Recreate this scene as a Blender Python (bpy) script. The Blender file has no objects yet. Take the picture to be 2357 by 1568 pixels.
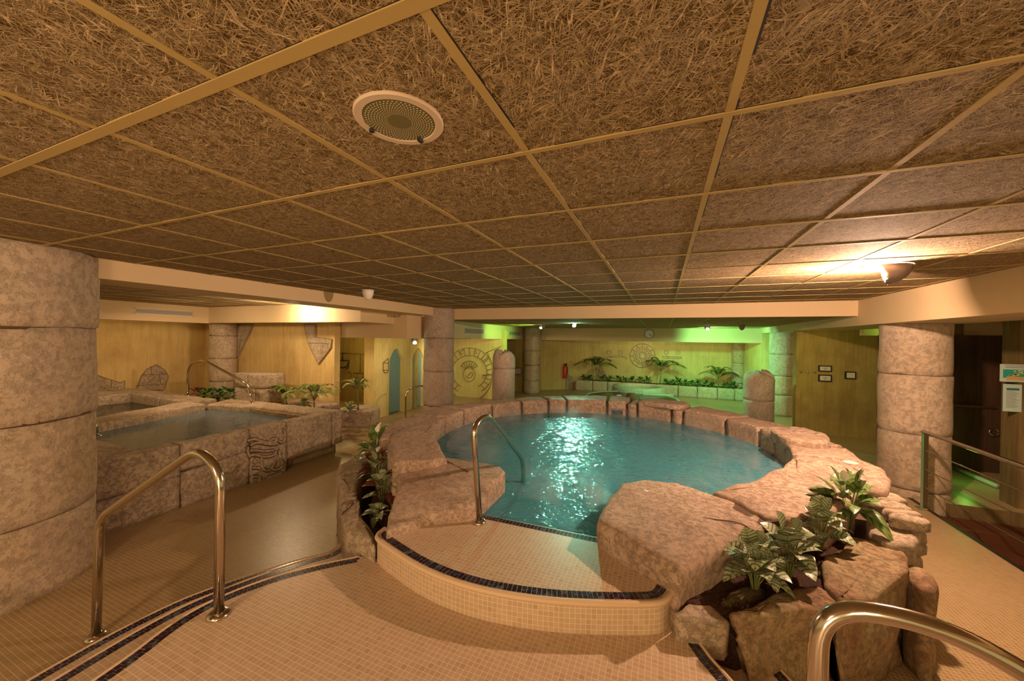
import bpy, math, random
from mathutils import Vector, Matrix, noise
random.seed(7)
S = bpy.context.scene
COL = S.collection
W, H = 2357, 1568
# ---------------------------------------------------------------- camera
F_PX = 845.3
YAW, PITCH, ROLL = -0.3907, -0.00355, 0.01398
CZ = 1.92
_cy, _sy, _cp, _sp = math.cos(YAW), math.sin(YAW), math.cos(PITCH), math.sin(PITCH)
FW = Vector((_sy*_cp, _cy*_cp, _sp)); _r0 = Vector((_cy, -_sy, 0)); _u0 = _r0.cross(FW)
RT = _r0*math.cos(ROLL) + _u0*math.sin(ROLL); UP = _u0*math.cos(ROLL) - _r0*math.sin(ROLL)
cd = bpy.data.cameras.new('camera'); cam = bpy.data.objects.new('camera', cd); COL.objects.link(cam)
cd.sensor_width = 36; cd.lens = F_PX/W*36; cd.clip_start = 0.05
cam.matrix_world = Matrix(((RT.x, UP.x, -FW.x, 0), (RT.y, UP.y, -FW.y, 0), (RT.z, UP.z, -FW.z, CZ), (0, 0, 0, 1)))
S.camera = cam
# ---------------------------------------------------------------- world, exposure
S.view_settings.view_transform = 'Standard'; S.view_settings.look = 'None'
S.view_settings.exposure = 0.62; S.view_settings.gamma = 1; S.view_settings.use_curve_mapping = False
wd = bpy.data.worlds.new('world'); S.world = wd; wd.use_nodes = True
wd.node_tree.nodes['Background'].inputs[0].default_value = (1.0, 0.68, 0.27, 1)
wd.node_tree.nodes['Background'].inputs[1].default_value = 0.40

def lamp(name, kind, loc, power, color, radius=0.05, target=None, angle=90, blend=0.6):
    d = bpy.data.lights.new(name, kind); d.energy = power; d.color = color
    if kind == 'AREA': d.shape = 'DISK'; d.size = radius*2
    else: d.shadow_soft_size = radius
    if kind == 'SPOT': d.spot_size = math.radians(angle); d.spot_blend = blend
    o = bpy.data.objects.new(name, d); COL.objects.link(o); o.location = loc
    if target is not None:
        o.rotation_euler = (Vector(target)-Vector(loc)).to_track_quat('-Z', 'Y').to_euler()
    return o
lamp('wall_lamp_light', 'POINT', (1.57, 3.87, 2.485), 215, (1.0, 0.63, 0.43), 0.035)
lamp('wall_lamp_beam', 'SPOT', (1.54, 3.87, 2.46), 110, (1.0, 0.62, 0.48), 0.035, (-1.5, 4.1, 2.58), 66, 1.0)
lamp('spa_lamp_light', 'POINT', (-6.45, 4.80, 2.38), 45, (1.0, 0.74, 0.44), 0.05)
lamp('spa_ceiling_light', 'SPOT', (-8.0, 3.2, 2.38), 62, (1.0, 0.68, 0.40), 0.08, (-8.6, 4.8, 0.5), 140)
lamp('arch_lamp_light', 'SPOT', (-4.93, 6.50, 1.80), 85, (1.0, 0.80, 0.46), 0.04, (-6.3, 7.7, 0.7), 130)
lamp('niche_fill', 'POINT', (-7.4, 7.0, 1.85), 22, (1.0, 0.75, 0.30), 0.1)  # added fill that brightens the niche, no fixture of its own
lamp('relief_light', 'SPOT', (-5.2, 7.9, 1.85), 50, (1.0, 0.80, 0.46), 0.05, (-5.7, 10.6, 0.9), 120)
lamp('green_star_light', 'SPOT', (-2.05, 9.10, 2.20), 430, (0.28, 1.0, 0.66), 0.05, (-1.05, 4.9, 0.585), 27, 1.0)
lamp('green_star_glow', 'SPOT', (-2.05, 9.08, 2.20), 60, (0.25, 1.0, 0.75), 0.06, (-1.0, 5.6, 0.3), 60, 1.0)
lamp('green_wash_light', 'SPOT', (-3.25, 9.95, 2.20), 85, (0.42, 1.0, 0.20), 0.04, (-4.75, 10.3, 2.12), 85)
lamp('green_beam_light', 'SPOT', (1.15, 11.4, 2.15), 120, (0.28, 1.0, 0.32), 0.04, (2.0, 13.0, 2.05), 120)
lamp('green_hall_light', 'SPOT', (0.6, 10.9, 2.25), 160, (0.24, 1.0, 0.42), 0.05, (0.9, 11.3, 0.0), 160)
lamp('far_lamp_light', 'SPOT', (-0.5, 13.35, 1.85), 26, (0.85, 0.90, 0.42), 0.05, (-0.6, 15.0, 0.9), 160)
lamp('far_lamp_light', 'POINT', (1.6, 13.6, 1.8), 9, (0.70, 0.95, 0.30), 0.08)
lamp('column_wash_light', 'SPOT', (1.6, 10.6, 1.9), 45, (0.30, 1.0, 0.55), 0.05, (2.8, 11.7, 1.5), 80)
lamp('side_hall_light', 'SPOT', (1.9, 8.3, 1.95), 22, (0.85, 0.80, 0.18), 0.06, (3.5, 9.6, 0.9), 90)
lamp('stump_fill', 'SPOT', (0.6, 7.3, 2.25), 60, (1.0, 0.62, 0.42), 0.05, (2.0, 9.8, 0.9), 26, 0.8)  # added spot to brighten the right stump, no lamp stands there
lamp('stump_fill', 'SPOT', (-2.9, 7.3, 2.25), 40, (1.0, 0.62, 0.42), 0.05, (-3.9, 8.9, 1.1), 36, 0.8)  # added likewise for the left stump, without a fixture
lamp('stair_green_light', 'POINT', (3.9, 7.1, 0.35), 1.4, (0.25, 1.0, 0.1), 0.06)
lamp('column_green_light', 'POINT', (3.9, 8.6, 2.2), 3, (0.45, 1.0, 0.1), 0.06)
lamp('rear_fill', 'AREA', (1.0, -2.4, 1.9), 30, (1.0, 0.66, 0.36), 0.5, (0.0, 3.0, 1.6))  # added warm fill from behind the camera, not a lamp of the hall
lamp('ceiling_fill', 'AREA', (-0.6, -1.6, 1.0), 22, (1.0, 0.66, 0.34), 0.5, (-0.4, 0.4, 2.56))  # added upward fill for the ceiling, unseen behind the camera
lamp('column_fill', 'AREA', (-1.9, -1.8, 2.2), 34, (1.0, 0.66, 0.42), 0.3, (-4.2, 1.2, 1.2))  # added fill towards the thick left column, source unseen

# ---------------------------------------------------------------- helpers
def ray(x, y): return FW + RT*((x-W/2)/F_PX) - UP*((y-H/2)/F_PX)
def G(x, y, z):                      # the point of the level z seen at a place of the photo
    d = ray(x, y); q = d*((z-CZ)/d.z); return Vector((q.x, q.y, z))
def V(x, y, P0, n):                  # the same on an upright plane
    d = ray(x, y); n = Vector(n); P = Vector(P0)-Vector((0, 0, CZ)); return d*(P.dot(n)/d.dot(n)) + Vector((0, 0, CZ))
def GP(z, *pts): return [G(x, y, z).xy for x, y in pts]

def new_mat(name):
    m = bpy.data.materials.new(name); m.use_nodes = True
    nt = m.node_tree; b = nt.nodes['Principled BSDF']
    return m, nt, b
class N:
    """small node helper"""
    def __init__(s, nt): s.nt = nt
    def n(s, t, **kw):
        o = s.nt.nodes.new(t)
        for k, v in kw.items():
            if k.startswith('i_'):
                o.inputs[int(k[2:])].default_value = v
            else: setattr(o, k, v)
        return o
    def l(s, a, b): s.nt.links.new(a, b)
    def coord(s, kind='Object', rot=(0,0,0), scale=(1,1,1)):
        t = s.n('ShaderNodeTexCoord'); m = s.n('ShaderNodeMapping')
        m.inputs['Rotation'].default_value = rot; m.inputs['Scale'].default_value = scale
        s.l(t.outputs[kind], m.inputs[0]); return m.outputs[0]
    def noise(s, vec, scale, detail=4, rough=0.55, dist=0):
        o = s.n('ShaderNodeTexNoise'); s.l(vec, o.inputs['Vector'])
        o.inputs['Scale'].default_value = scale; o.inputs['Detail'].default_value = detail
        o.inputs['Roughness'].default_value = rough; o.inputs['Distortion'].default_value = dist
        return o.outputs['Fac']
    def ramp(s, fac, stops):
        o = s.n('ShaderNodeValToRGB'); s.l(fac, o.inputs[0]); e = o.color_ramp.elements
        while len(e) > 1: e.remove(e[-1])
        for i, (p, c) in enumerate(stops):
            el = e[0] if i == 0 else e.new(p); el.position = p
            el.color = (c, c, c, 1) if isinstance(c, (int, float)) else (*c, 1)
        return o.outputs[0]
    def mix(s, fac, a, b, mode='MIX'):
        o = s.n('ShaderNodeMix', data_type='RGBA', blend_type=mode)
        for sock, v in ((o.inputs[0], fac), (o.inputs[6], a), (o.inputs[7], b)):
            if hasattr(v, 'type') and hasattr(v, 'node'): s.l(v, sock)
            elif isinstance(v, (int, float)): sock.default_value = v
            else: sock.default_value = (*v, 1)
        return o.outputs[2]
    def math(s, op, a, b=None, clamp=False):
        o = s.n('ShaderNodeMath', operation=op, use_clamp=clamp)
        for i, v in enumerate((a, b)):
            if v is None: continue
            if isinstance(v, (int, float)): o.inputs[i].default_value = v
            else: s.l(v, o.inputs[i])
        return o.outputs[0]
    def bump(s, h, strength, dist, b):
        o = s.n('ShaderNodeBump'); o.inputs['Strength'].default_value = strength; o.inputs['Distance'].default_value = dist
        s.l(h, o.inputs['Height']); s.l(o.outputs[0], b.inputs['Normal']); return o

def mat_stone(name, c1, c2, c3, scale=1.0, bump=0.6, rough=0.85):
    m, nt, b = new_mat(name); k = N(nt); v = k.coord()
    big = k.noise(v, 1.7*scale, 5, 0.6); mid = k.noise(v, 6*scale, 7, 0.7, 0.4); fine = k.noise(v, 60*scale, 5, 0.75); pit = k.noise(v, 24*scale, 6, 0.8)
    col = k.mix(k.ramp(big, [(0.38, 0), (0.62, 1)]), c1, c2)
    col = k.mix(k.ramp(mid, [(0.50, 0), (0.70, 0.6)]), col, c3)
    col = k.mix(k.ramp(pit, [(0.30, 0.7), (0.40, 0)]), col, tuple(x*0.42 for x in c3))
    col = k.mix(k.ramp(fine, [(0.34, 0.35), (0.46, 0)]), col, tuple(x*0.6 for x in c3))
    k.l(col, b.inputs['Base Color']); b.inputs['Roughness'].default_value = rough
    h = k.math('ADD', k.math('MULTIPLY', mid, 0.6), k.math('ADD', k.math('MULTIPLY', fine, 0.42), k.math('MULTIPLY', k.ramp(pit, [(0.34, 0), (0.50, 1)]), 0.35)))
    k.bump(h, bump+0.25, 0.03, b); return m
def mat_plain(name, c, rough=0.6, metal=0.0, emis=None, estr=0):
    m, nt, b = new_mat(name); b.inputs['Base Color'].default_value = (*c, 1); b.inputs['Roughness'].default_value = rough
    b.inputs['Metallic'].default_value = metal
    if emis: b.inputs['Emission Color'].default_value = (*emis, 1); b.inputs['Emission Strength'].default_value = estr
    return m
def mat_paint(name, c, var=0.12, bump=0.05, rough=0.7):
    m, nt, b = new_mat(name); k = N(nt); v = k.coord()
    f = k.noise(v, 3, 4); col = k.mix(f, tuple(x*(1-var) for x in c), tuple(min(1, x*(1+var)) for x in c))
    k.l(col, b.inputs['Base Color']); b.inputs['Roughness'].default_value = rough
    k.bump(k.noise(v, 60, 3), bump, 0.01, b); return m
def mat_streak(name, c1, c2, c3, rough=0.75):
    m, nt, b = new_mat(name); k = N(nt); v = k.coord('Object', scale=(1, 1, 0.09)); w = k.coord()
    s1 = k.noise(v, 9, 5, 0.7, 0.3); s2 = k.noise(w, 1.6, 5, 0.6); s3 = k.noise(v, 26, 3, 0.7)
    col = k.mix(k.ramp(s1, [(0.36, 0), (0.66, 1)]), c1, c2)
    col = k.mix(k.ramp(s2, [(0.48, 0), (0.75, 0.7)]), col, c3)
    col = k.mix(k.ramp(s3, [(0.55, 0), (0.75, 0.4)]), col, tuple(x*0.7 for x in c3))
    k.l(col, b.inputs['Base Color']); b.inputs['Roughness'].default_value = rough
    k.bump(k.noise(w, 30, 5), 0.25, 0.01, b); return m
def mat_mosaic(name, c1, c2, c3, grout, pitch=0.0265, mortar=0.0014, rough=0.35):
    m, nt, b = new_mat(name); k = N(nt); t = k.n('ShaderNodeTexCoord')
    wob = k.n('ShaderNodeVectorMath', operation='ADD')
    sep = k.n('ShaderNodeTexNoise'); sep.inputs['Scale'].default_value = 3; k.l(t.outputs['UV'], sep.inputs['Vector'])
    sc = k.n('ShaderNodeVectorMath', operation='SCALE'); k.l(sep.outputs['Color'], sc.inputs[0]); sc.inputs['Scale'].default_value = 0.006
    k.l(t.outputs['UV'], wob.inputs[0]); k.l(sc.outputs[0], wob.inputs[1])
    br = k.n('ShaderNodeTexBrick', offset=0.0, squash=1.0); k.l(wob.outputs[0], br.inputs['Vector'])
    br.inputs['Scale'].default_value = 1; br.inputs['Mortar Size'].default_value = mortar; br.inputs['Mortar Smooth'].default_value = 0.1
    br.inputs['Brick Width'].default_value = pitch; br.inputs['Row Height'].default_value = pitch; br.inputs['Bias'].default_value = -0.1
    br.inputs['Color1'].default_value = (0, 0, 0, 1); br.inputs['Color2'].default_value = (1, 1, 1, 1); br.inputs['Mortar'].default_value = (0, 0, 0, 1)
    col = k.ramp(br.outputs['Color'], [(0.0, c1), (0.45, c2), (0.80, c1), (0.93, c3)])
    big = k.noise(t.outputs['UV'], 1.3, 4); col = k.mix(k.ramp(big, [(0.45, 0), (0.75, 0.35)]), col, c3)
    col = k.mix(br.outputs['Fac'], col, grout)
    k.l(col, b.inputs['Base Color']); k.l(k.math('MULTIPLY_ADD', br.outputs['Fac'], 0.4), b.inputs['Roughness'])
    b.inputs['Roughness'].default_value = rough
    for l in list(nt.links):
        if l.to_socket == b.inputs['Roughness']: nt.links.remove(l)
    k.bump(k.math('SUBTRACT', 1.0, br.outputs['Fac']), 0.5, 0.002, b); return m

def mat_fibre(name):
    """wood wool board: many crossing strands"""
    m, nt, b = new_mat(name); k = N(nt); t = k.n('ShaderNodeTexCoord')
    warp = k.n('ShaderNodeTexNoise'); warp.inputs['Scale'].default_value = 9; warp.inputs['Detail'].default_value = 1
    k.l(t.outputs['Object'], warp.inputs['Vector'])
    sc = k.n('ShaderNodeVectorMath', operation='SCALE'); k.l(warp.outputs['Color'], sc.inputs[0]); sc.inputs['Scale'].default_value = 0.055
    add = k.n('ShaderNodeVectorMath', operation='ADD'); k.l(t.outputs['Object'], add.inputs[0]); k.l(sc.outputs[0], add.inputs[1])
    height = None
    for i in range(7):
        a = i*math.pi/7 + 0.25*((i*37) % 5 - 2)/2
        mp = k.n('ShaderNodeMapping'); mp.inputs['Rotation'].default_value = (0, 0, a); mp.inputs['Location'].default_value = (i*3.1, i*1.7, i*0.37)
        mp.inputs['Scale'].default_value = (16, 210, 1) if i % 2 else (11, 170, 1)
        k.l(add.outputs[0], mp.inputs[0])
        # rotate after scaling: strands run along the rotated x
        mp.vector_type = 'TEXTURE'; mp.inputs['Scale'].default_value = (1/13, 1/185, 1) if i % 2 else (1/9, 1/150, 1)
        no = k.n('ShaderNodeTexNoise'); no.noise_dimensions = '2D'; no.inputs['Scale'].default_value = 1; no.inputs['Detail'].default_value = 0
        k.l(mp.outputs[0], no.inputs['Vector'])
        d = k.math('ABSOLUTE', k.math('SUBTRACT', no.outputs['Fac'], 0.62-0.02*(i % 3)))
        ln = k.math('SUBTRACT', 1.0, k.math('MULTIPLY', d, 13.0), True)
        ln = k.math('MULTIPLY', ln, 0.62+0.38*((i*5) % 7)/6)
        height = ln if height is None else k.math('MAXIMUM', height, ln)
    col = k.ramp(height, [(0.0, (0.07, 0.035, 0.010)), (0.25, (0.27, 0.18, 0.075)), (0.6, (0.52, 0.38, 0.21)), (1.0, (0.74, 0.58, 0.40))])
    k.l(col, b.inputs['Base Color']); b.inputs['Roughness'].default_value = 0.9; b.inputs['Specular IOR Level'].default_value = 0.05
    k.bump(height, 0.8, 0.006, b); return m

M = {}
M['fibre'] = mat_fibre('wood_wool')
M['grid'] = mat_paint('grid_paint', (0.44, 0.32, 0.12), 0.12)
M['beam'] = mat_paint('beam_plaster', (0.66, 0.50, 0.29), 0.04, 0.03)
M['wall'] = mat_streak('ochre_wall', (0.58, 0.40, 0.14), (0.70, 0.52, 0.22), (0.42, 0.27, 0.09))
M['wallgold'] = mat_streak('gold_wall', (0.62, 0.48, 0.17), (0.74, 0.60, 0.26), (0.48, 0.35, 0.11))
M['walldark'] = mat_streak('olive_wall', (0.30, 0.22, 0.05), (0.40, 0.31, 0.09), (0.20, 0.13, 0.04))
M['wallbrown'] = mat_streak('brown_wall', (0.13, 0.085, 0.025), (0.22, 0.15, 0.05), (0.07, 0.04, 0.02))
M['stone'] = mat_stone('cast_stone', (0.60, 0.47, 0.33), (0.48, 0.36, 0.24), (0.27, 0.18, 0.11))
M['stonepink'] = mat_stone('rim_stone', (0.68, 0.49, 0.36), (0.52, 0.36, 0.25), (0.28, 0.18, 0.12))
M['stonedark'] = mat_stone('dark_stone', (0.46, 0.36, 0.19), (0.36, 0.22, 0.11), (0.22, 0.075, 0.03))
M['column'] = mat_stone('column_stone', (0.62, 0.49, 0.36), (0.56, 0.42, 0.27), (0.36, 0.28, 0.21), 0.7, 0.5)
M['columnpink'] = mat_stone('column_stone_pink', (0.58, 0.46, 0.37), (0.52, 0.39, 0.29), (0.32, 0.25, 0.22), 1.2, 0.5)
M['joint'] = mat_plain('joint_mortar', (0.10, 0.055, 0.03), 0.9)
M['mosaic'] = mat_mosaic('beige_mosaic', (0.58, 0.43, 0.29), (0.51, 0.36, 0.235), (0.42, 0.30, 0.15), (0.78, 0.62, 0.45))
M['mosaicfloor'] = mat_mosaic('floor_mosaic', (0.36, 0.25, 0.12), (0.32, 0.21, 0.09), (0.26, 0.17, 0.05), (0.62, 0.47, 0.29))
M['grout'] = mat_plain('grout_nosing', (0.68, 0.49, 0.31), 0.5)
M['steel'] = mat_plain('polished_steel', (0.62, 0.55, 0.47), 0.16, 1.0)
M['black'] = mat_plain('black', (0.015, 0.012, 0.01), 0.5)
M['white'] = mat_plain('white_plastic', (0.75, 0.68, 0.58), 0.5)
M['grey'] = mat_plain('grey_plastic', (0.22, 0.18, 0.17), 0.5)
M['red'] = mat_plain('red_enamel', (0.55, 0.03, 0.02), 0.35)
M['soil'] = mat_stone('soil', (0.30, 0.09, 0.035), (0.22, 0.09, 0.03), (0.10, 0.02, 0.01), 6, 1.0, 0.95)
M['gravel'] = mat_stone('gravel', (0.62, 0.46, 0.16), (0.50, 0.33, 0.10), (0.25, 0.13, 0.04), 7, 1.0, 0.95)
M['water'] = None

# dark mosaic tiles of the step edges
m, nt, b = new_mat('dark_mosaic'); k = N(nt); v = k.coord()
vo = k.n('ShaderNodeTexVoronoi'); vo.inputs['Scale'].default_value = 38; k.l(v, vo.inputs['Vector'])
k.l(k.ramp(vo.outputs['Color'], [(0.0, (0.012, 0.010, 0.018)), (0.45, (0.03, 0.012, 0.022)), (0.7, (0.03, 0.04, 0.08)), (0.9, (0.09, 0.12, 0.13))]), b.inputs['Base Color'])
b.inputs['Roughness'].default_value = 0.2; M['darktile'] = m

def mat_water(name, c, clear, ripple, scale, rough=0.02):
    m, nt, b = new_mat(name); k = N(nt); v = k.coord()
    out = [n for n in nt.nodes if n.type == 'OUTPUT_MATERIAL'][0]; nt.nodes.remove(b)
    n1 = k.noise(v, scale, 1, 0.5, 1.0); n2 = k.noise(v, scale*2.7, 1, 0.5, 0.8)
    bp = k.n('ShaderNodeBump'); bp.inputs['Strength'].default_value = 1; bp.inputs['Distance'].default_value = ripple
    k.l(k.math('ADD', n1, k.math('MULTIPLY', n2, 0.32)), bp.inputs['Height'])
    dif = k.n('ShaderNodeBsdfDiffuse'); dif.inputs[0].default_value = (*c, 1)
    tr = k.n('ShaderNodeBsdfTransparent'); tr.inputs[0].default_value = (*[min(1, x*0.6+0.45) for x in c], 1)
    mx = k.n('ShaderNodeMixShader'); mx.inputs[0].default_value = clear; k.l(dif.outputs[0], mx.inputs[1]); k.l(tr.outputs[0], mx.inputs[2])
    gl = k.n('ShaderNodeBsdfGlossy'); gl.inputs['Roughness'].default_value = rough; k.l(bp.outputs[0], gl.inputs['Normal'])
    fr = k.n('ShaderNodeFresnel'); fr.inputs[0].default_value = 1.33; k.l(bp.outputs[0], fr.inputs['Normal'])
    m2 = k.n('ShaderNodeMixShader'); k.l(fr.outputs[0], m2.inputs[0]); k.l(mx.outputs[0], m2.inputs[1]); k.l(gl.outputs[0], m2.inputs[2])
    k.l(m2.outputs[0], out.inputs[0]); return m
M['poolwater'] = mat_water('pool_water', (0.06, 0.28, 0.36), 0.10, 0.021, 10)
M['tubwater'] = mat_water('clear_water', (0.26, 0.38, 0.46), 0.62, 0.006, 3)
M['darkwater'] = mat_water('dark_water', (0.05, 0.05, 0.03), 0.3, 0.004, 3)
M['pondwater'] = mat_water('pond_water', (0.03, 0.035, 0.008), 0.1, 0.004, 3)

class MB:
    def __init__(s): s.v = []; s.f = []; s.uv = {}
    def add(s, vs, fs, uvs=None):
        o = len(s.v); s.v += [tuple(p) for p in vs]
        for i, f in enumerate(fs):
            if uvs: s.uv[len(s.f)] = uvs[i]
            s.f.append([a+o for a in f])
        return s
    def box(s, a, b):
        x0, y0, z0 = a; x1, y1, z1 = b
        vs = [(x, y, z) for z in (z0, z1) for y in (y0, y1) for x in (x0, x1)]
        s.add(vs, [(0, 2, 3, 1), (4, 5, 7, 6), (0, 1, 5, 4), (2, 6, 7, 3), (0, 4, 6, 2), (1, 3, 7, 5)]); return s
    def build(s, name, mat, parent=None, smooth=False, kind=None, label=None, cat=None, group=None, base=None, bevel=0):
        me = bpy.data.meshes.new(name)
        vs = s.v
        if base is not None: bx = Vector(base); vs = [tuple(Vector(p)-bx) for p in vs]
        me.from_pydata(vs, [], s.f)
        uvl = me.uv_layers.new(name='UVMap')
        for pi, p in enumerate(me.polygons):
            got = s.uv.get(pi)
            n = p.normal
            for j, li in enumerate(p.loop_indices):
                if got: uvl.data[li].uv = got[j]
                else:
                    c = s.v[me.loops[li].vertex_index]
                    if abs(n.z) > 0.6: uvl.data[li].uv = (c[0], c[1])
                    elif abs(n.x) > abs(n.y): uvl.data[li].uv = (c[1], c[2])
                    else: uvl.data[li].uv = (c[0], c[2])
            p.use_smooth = smooth
        me.materials.append(mat); me.validate(); me.update()
        o = bpy.data.objects.new(name, me); COL.objects.link(o)
        if base is not None: o.location = base
        if parent is not None:
            o.parent = parent
            o.matrix_parent_inverse = parent_inv(parent)
        if kind: o['kind'] = kind
        if label: o['label'] = label
        if cat: o['category'] = cat
        if group: o['group'] = group
        if bevel:
            md = o.modifiers.new('bevel', 'BEVEL'); md.width = bevel; md.segments = 2; md.limit_method = 'ANGLE'
        return o
def parent_inv(p):                   # things stand unrotated while their parts are built; parts sit in world coordinates
    return Matrix.Translation(-p.location) if p.parent is None and p.type == 'EMPTY' else Matrix.Identity(4)
def thing(name, loc, label, cat, group=None, rz=0):
    o = bpy.data.objects.new(name, None); COL.objects.link(o); o.location = loc; o.rotation_euler.z = rz
    o.empty_display_size = 0.1; o['label'] = label; o['category'] = cat
    if group: o['group'] = group
    return o
def struct(name, mb, mat, **kw): return mb.build(name, mat, kind='structure', **kw)

def resample(pts, step, closed=True):
    out = []; n = len(pts)
    for i in range(n if closed else n-1):
        a = Vector(pts[i]); b_ = Vector(pts[(i+1) % n]); L = (b_-a).length; c = max(1, round(L/step))
        for j in range(c): out.append(a.lerp(b_, j/c))
    if not closed: out.append(Vector(pts[-1]))
    return out
def chaikin(pts, it=1, closed=True):
    for _ in range(it):
        q = []; n = len(pts)
        rng = range(n if closed else n-1)
        if not closed: q.append(Vector(pts[0]))
        for i in rng:
            a = Vector(pts[i]); b_ = Vector(pts[(i+1) % n]); q += [a.lerp(b_, .25), a.lerp(b_, .75)]
        if not closed: q.append(Vector(pts[-1]))
        pts = q
    return pts
def ccw(pts):
    a = sum(pts[i][0]*pts[(i+1) % len(pts)][1]-pts[(i+1) % len(pts)][0]*pts[i][1] for i in range(len(pts)))
    return list(pts) if a > 0 else list(pts)[::-1]
def nvec(p):
    return Vector((noise.noise(p), noise.noise(p+Vector((37.2, 11.7, 5.3))), noise.noise(p+Vector((9.1, 53.9, 21.4)))))
def stone_mesh(out, z0, z1, r=0.03, amp=0.012, step=0.05, seed=0, rounds=1, taper=0.0, topz=None, freq=4.0, mb=None, undercut=0):
    """a rough block: outline at top, sides down to z0, worn edges, uneven faces"""
    pts = ccw([Vector((p[0], p[1])) for p in out])
    if rounds: pts = chaikin(pts, rounds)
    pts = resample(pts, step); n = len(pts)
    c = sum(pts, Vector((0, 0)))/n
    nrm = []
    for i in range(n):
        d = (pts[(i+1) % n]-pts[i-1]); nrm.append(Vector((d.y, -d.x)).normalized())
    f = topz if topz else (lambda x, y: z1)
    rows = []; nz = max(2, int((z1-z0)/max(step, .04)))
    prof = [((taper-undercut)*(1-j/nz), z0+(z1-r-z0)*j/nz, False) for j in range(nz+1)]
    prof += [(-r*0.3, z1-r*0.35, True), (-r, z1, True)]
    vs = []; fs = []
    for (off, z, top) in prof:
        for i in range(n):
            p = pts[i]+nrm[i]*off; zz = z + (f(p.x, p.y)-z1)*max(0, min(1, (z-z0)/(z1-z0)))
            vs.append(Vector((p.x, p.y, zz)))
    k_ = len(prof)
    for t in (0.18, 0.38, 0.6, 0.82):
        for i in range(n):
            p = (pts[i]-nrm[i]*r).lerp(c, t); vs.append(Vector((p.x, p.y, f(p.x, p.y)))); 
        k_ += 1
    vs.append(Vector((c.x, c.y, f(c.x, c.y)))); ci = len(vs)-1
    for j in range(k_-1):
        for i in range(n):
            a = j*n+i; b_ = j*n+(i+1) % n; fs.append((a, b_, b_+n, a+n))
    for i in range(n): fs.append(((k_-1)*n+i, (k_-1)*n+(i+1) % n, ci))
    fs.append(tuple(range(n))[::-1])
    so = Vector((seed*7.13, seed*3.7, seed*1.9))
    res = []
    for p in vs:
        d = nvec(p*freq+so)*amp + nvec(p*freq*4+so)*amp*0.35
        if p.z <= z0+1e-4: d.z = 0
        res.append(p+d)
    mb = mb or MB(); mb.add(res, fs); return mb

def tube(path, r, seg=12, caps=True, mb=None):
    mb = mb or MB(); pts = [Vector(p) for p in path]; n = len(pts); vs = []; prev = None
    for i, p in enumerate(pts):
        t = (pts[min(i+1, n-1)]-pts[max(i-1, 0)]).normalized()
        if prev is None:
            a = Vector((0, 0, 1)) if abs(t.z) < 0.9 else Vector((1, 0, 0)); u = t.cross(a).normalized()
        else: u = (prev-t*prev.dot(t)).normalized()
        prev = u; w = t.cross(u); rr_ = r[i] if isinstance(r, (list, tuple)) else r
        for j in range(seg):
            a = 2*math.pi*j/seg; vs.append(p+u*(math.cos(a)*rr_)+w*(math.sin(a)*rr_))
    fs = [(i*seg+j, i*seg+(j+1) % seg, (i+1)*seg+(j+1) % seg, (i+1)*seg+j) for i in range(n-1) for j in range(seg)]
    if caps: fs += [tuple(range(seg))[::-1], tuple((n-1)*seg+j for j in range(seg))]
    mb.add(vs, fs); return mb
def fillet(pts, rad, seg=8):
    pts = [Vector(p) for p in pts]; out = [pts[0]]
    for i in range(1, len(pts)-1):
        a, b_, c = pts[i-1], pts[i], pts[i+1]; r_ = rad[i-1] if isinstance(rad, (list, tuple)) else rad
        u = (a-b_); w = (c-b_); r_ = min(r_, u.length*.49, w.length*.49); p0 = b_+u.normalized()*r_; p1 = b_+w.normalized()*r_
        for j in range(seg+1):
            t = j/seg; out.append(p0*(1-t)**2+b_*2*t*(1-t)+p1*t*t)
    out.append(pts[-1]); return out
def lathe(prof, center, seg=48, amp=0.0, seed=0, freq=3.0, mb=None, cap=True):
    mb = mb or MB(); cx, cy = center; vs = []
    for (r, z) in prof:
        for j in range(seg):
            a = 2*math.pi*j/seg; p = Vector((cx+r*math.cos(a), cy+r*math.sin(a), z))
            if amp: p += Vector((math.cos(a), math.sin(a), 0))*noise.noise(p*freq+Vector((seed*5.1, seed, 0)))*amp
            vs.append(p)
    n = len(prof); fs = [(i*seg+j, i*seg+(j+1) % seg, (i+1)*seg+(j+1) % seg, (i+1)*seg+j) for i in range(n-1) for j in range(seg)]
    if cap: fs += [tuple(range(seg))[::-1], tuple((n-1)*seg+j for j in range(seg))]
    mb.add(vs, fs); return mb
def drum(cx, cy, r, z0, z1, seed, amp=0.012, seg=56, gap=0.014, tilt=(0, 0)):
    n = max(3, int((z1-z0)/0.06)); e = 0.014
    prof = [(r-e*1.4, z0)]+[(r-(e*0.3 if i in (0, n) else 0), z0+gap*.5+(z1-z0-gap)*i/n) for i in range(n+1)]+[(r-e*1.4, z1)]
    mb = lathe(prof, (cx, cy), seg, amp, seed, 2.5)
    mb.v = [(x, y, z + tilt[0]*(x-cx)*(1 if z > (z0+z1)/2 else tilt[1]) + 0.006*noise.noise(Vector((x*6, y*6, seed)))) for x, y, z in mb.v]
    return mb
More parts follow.
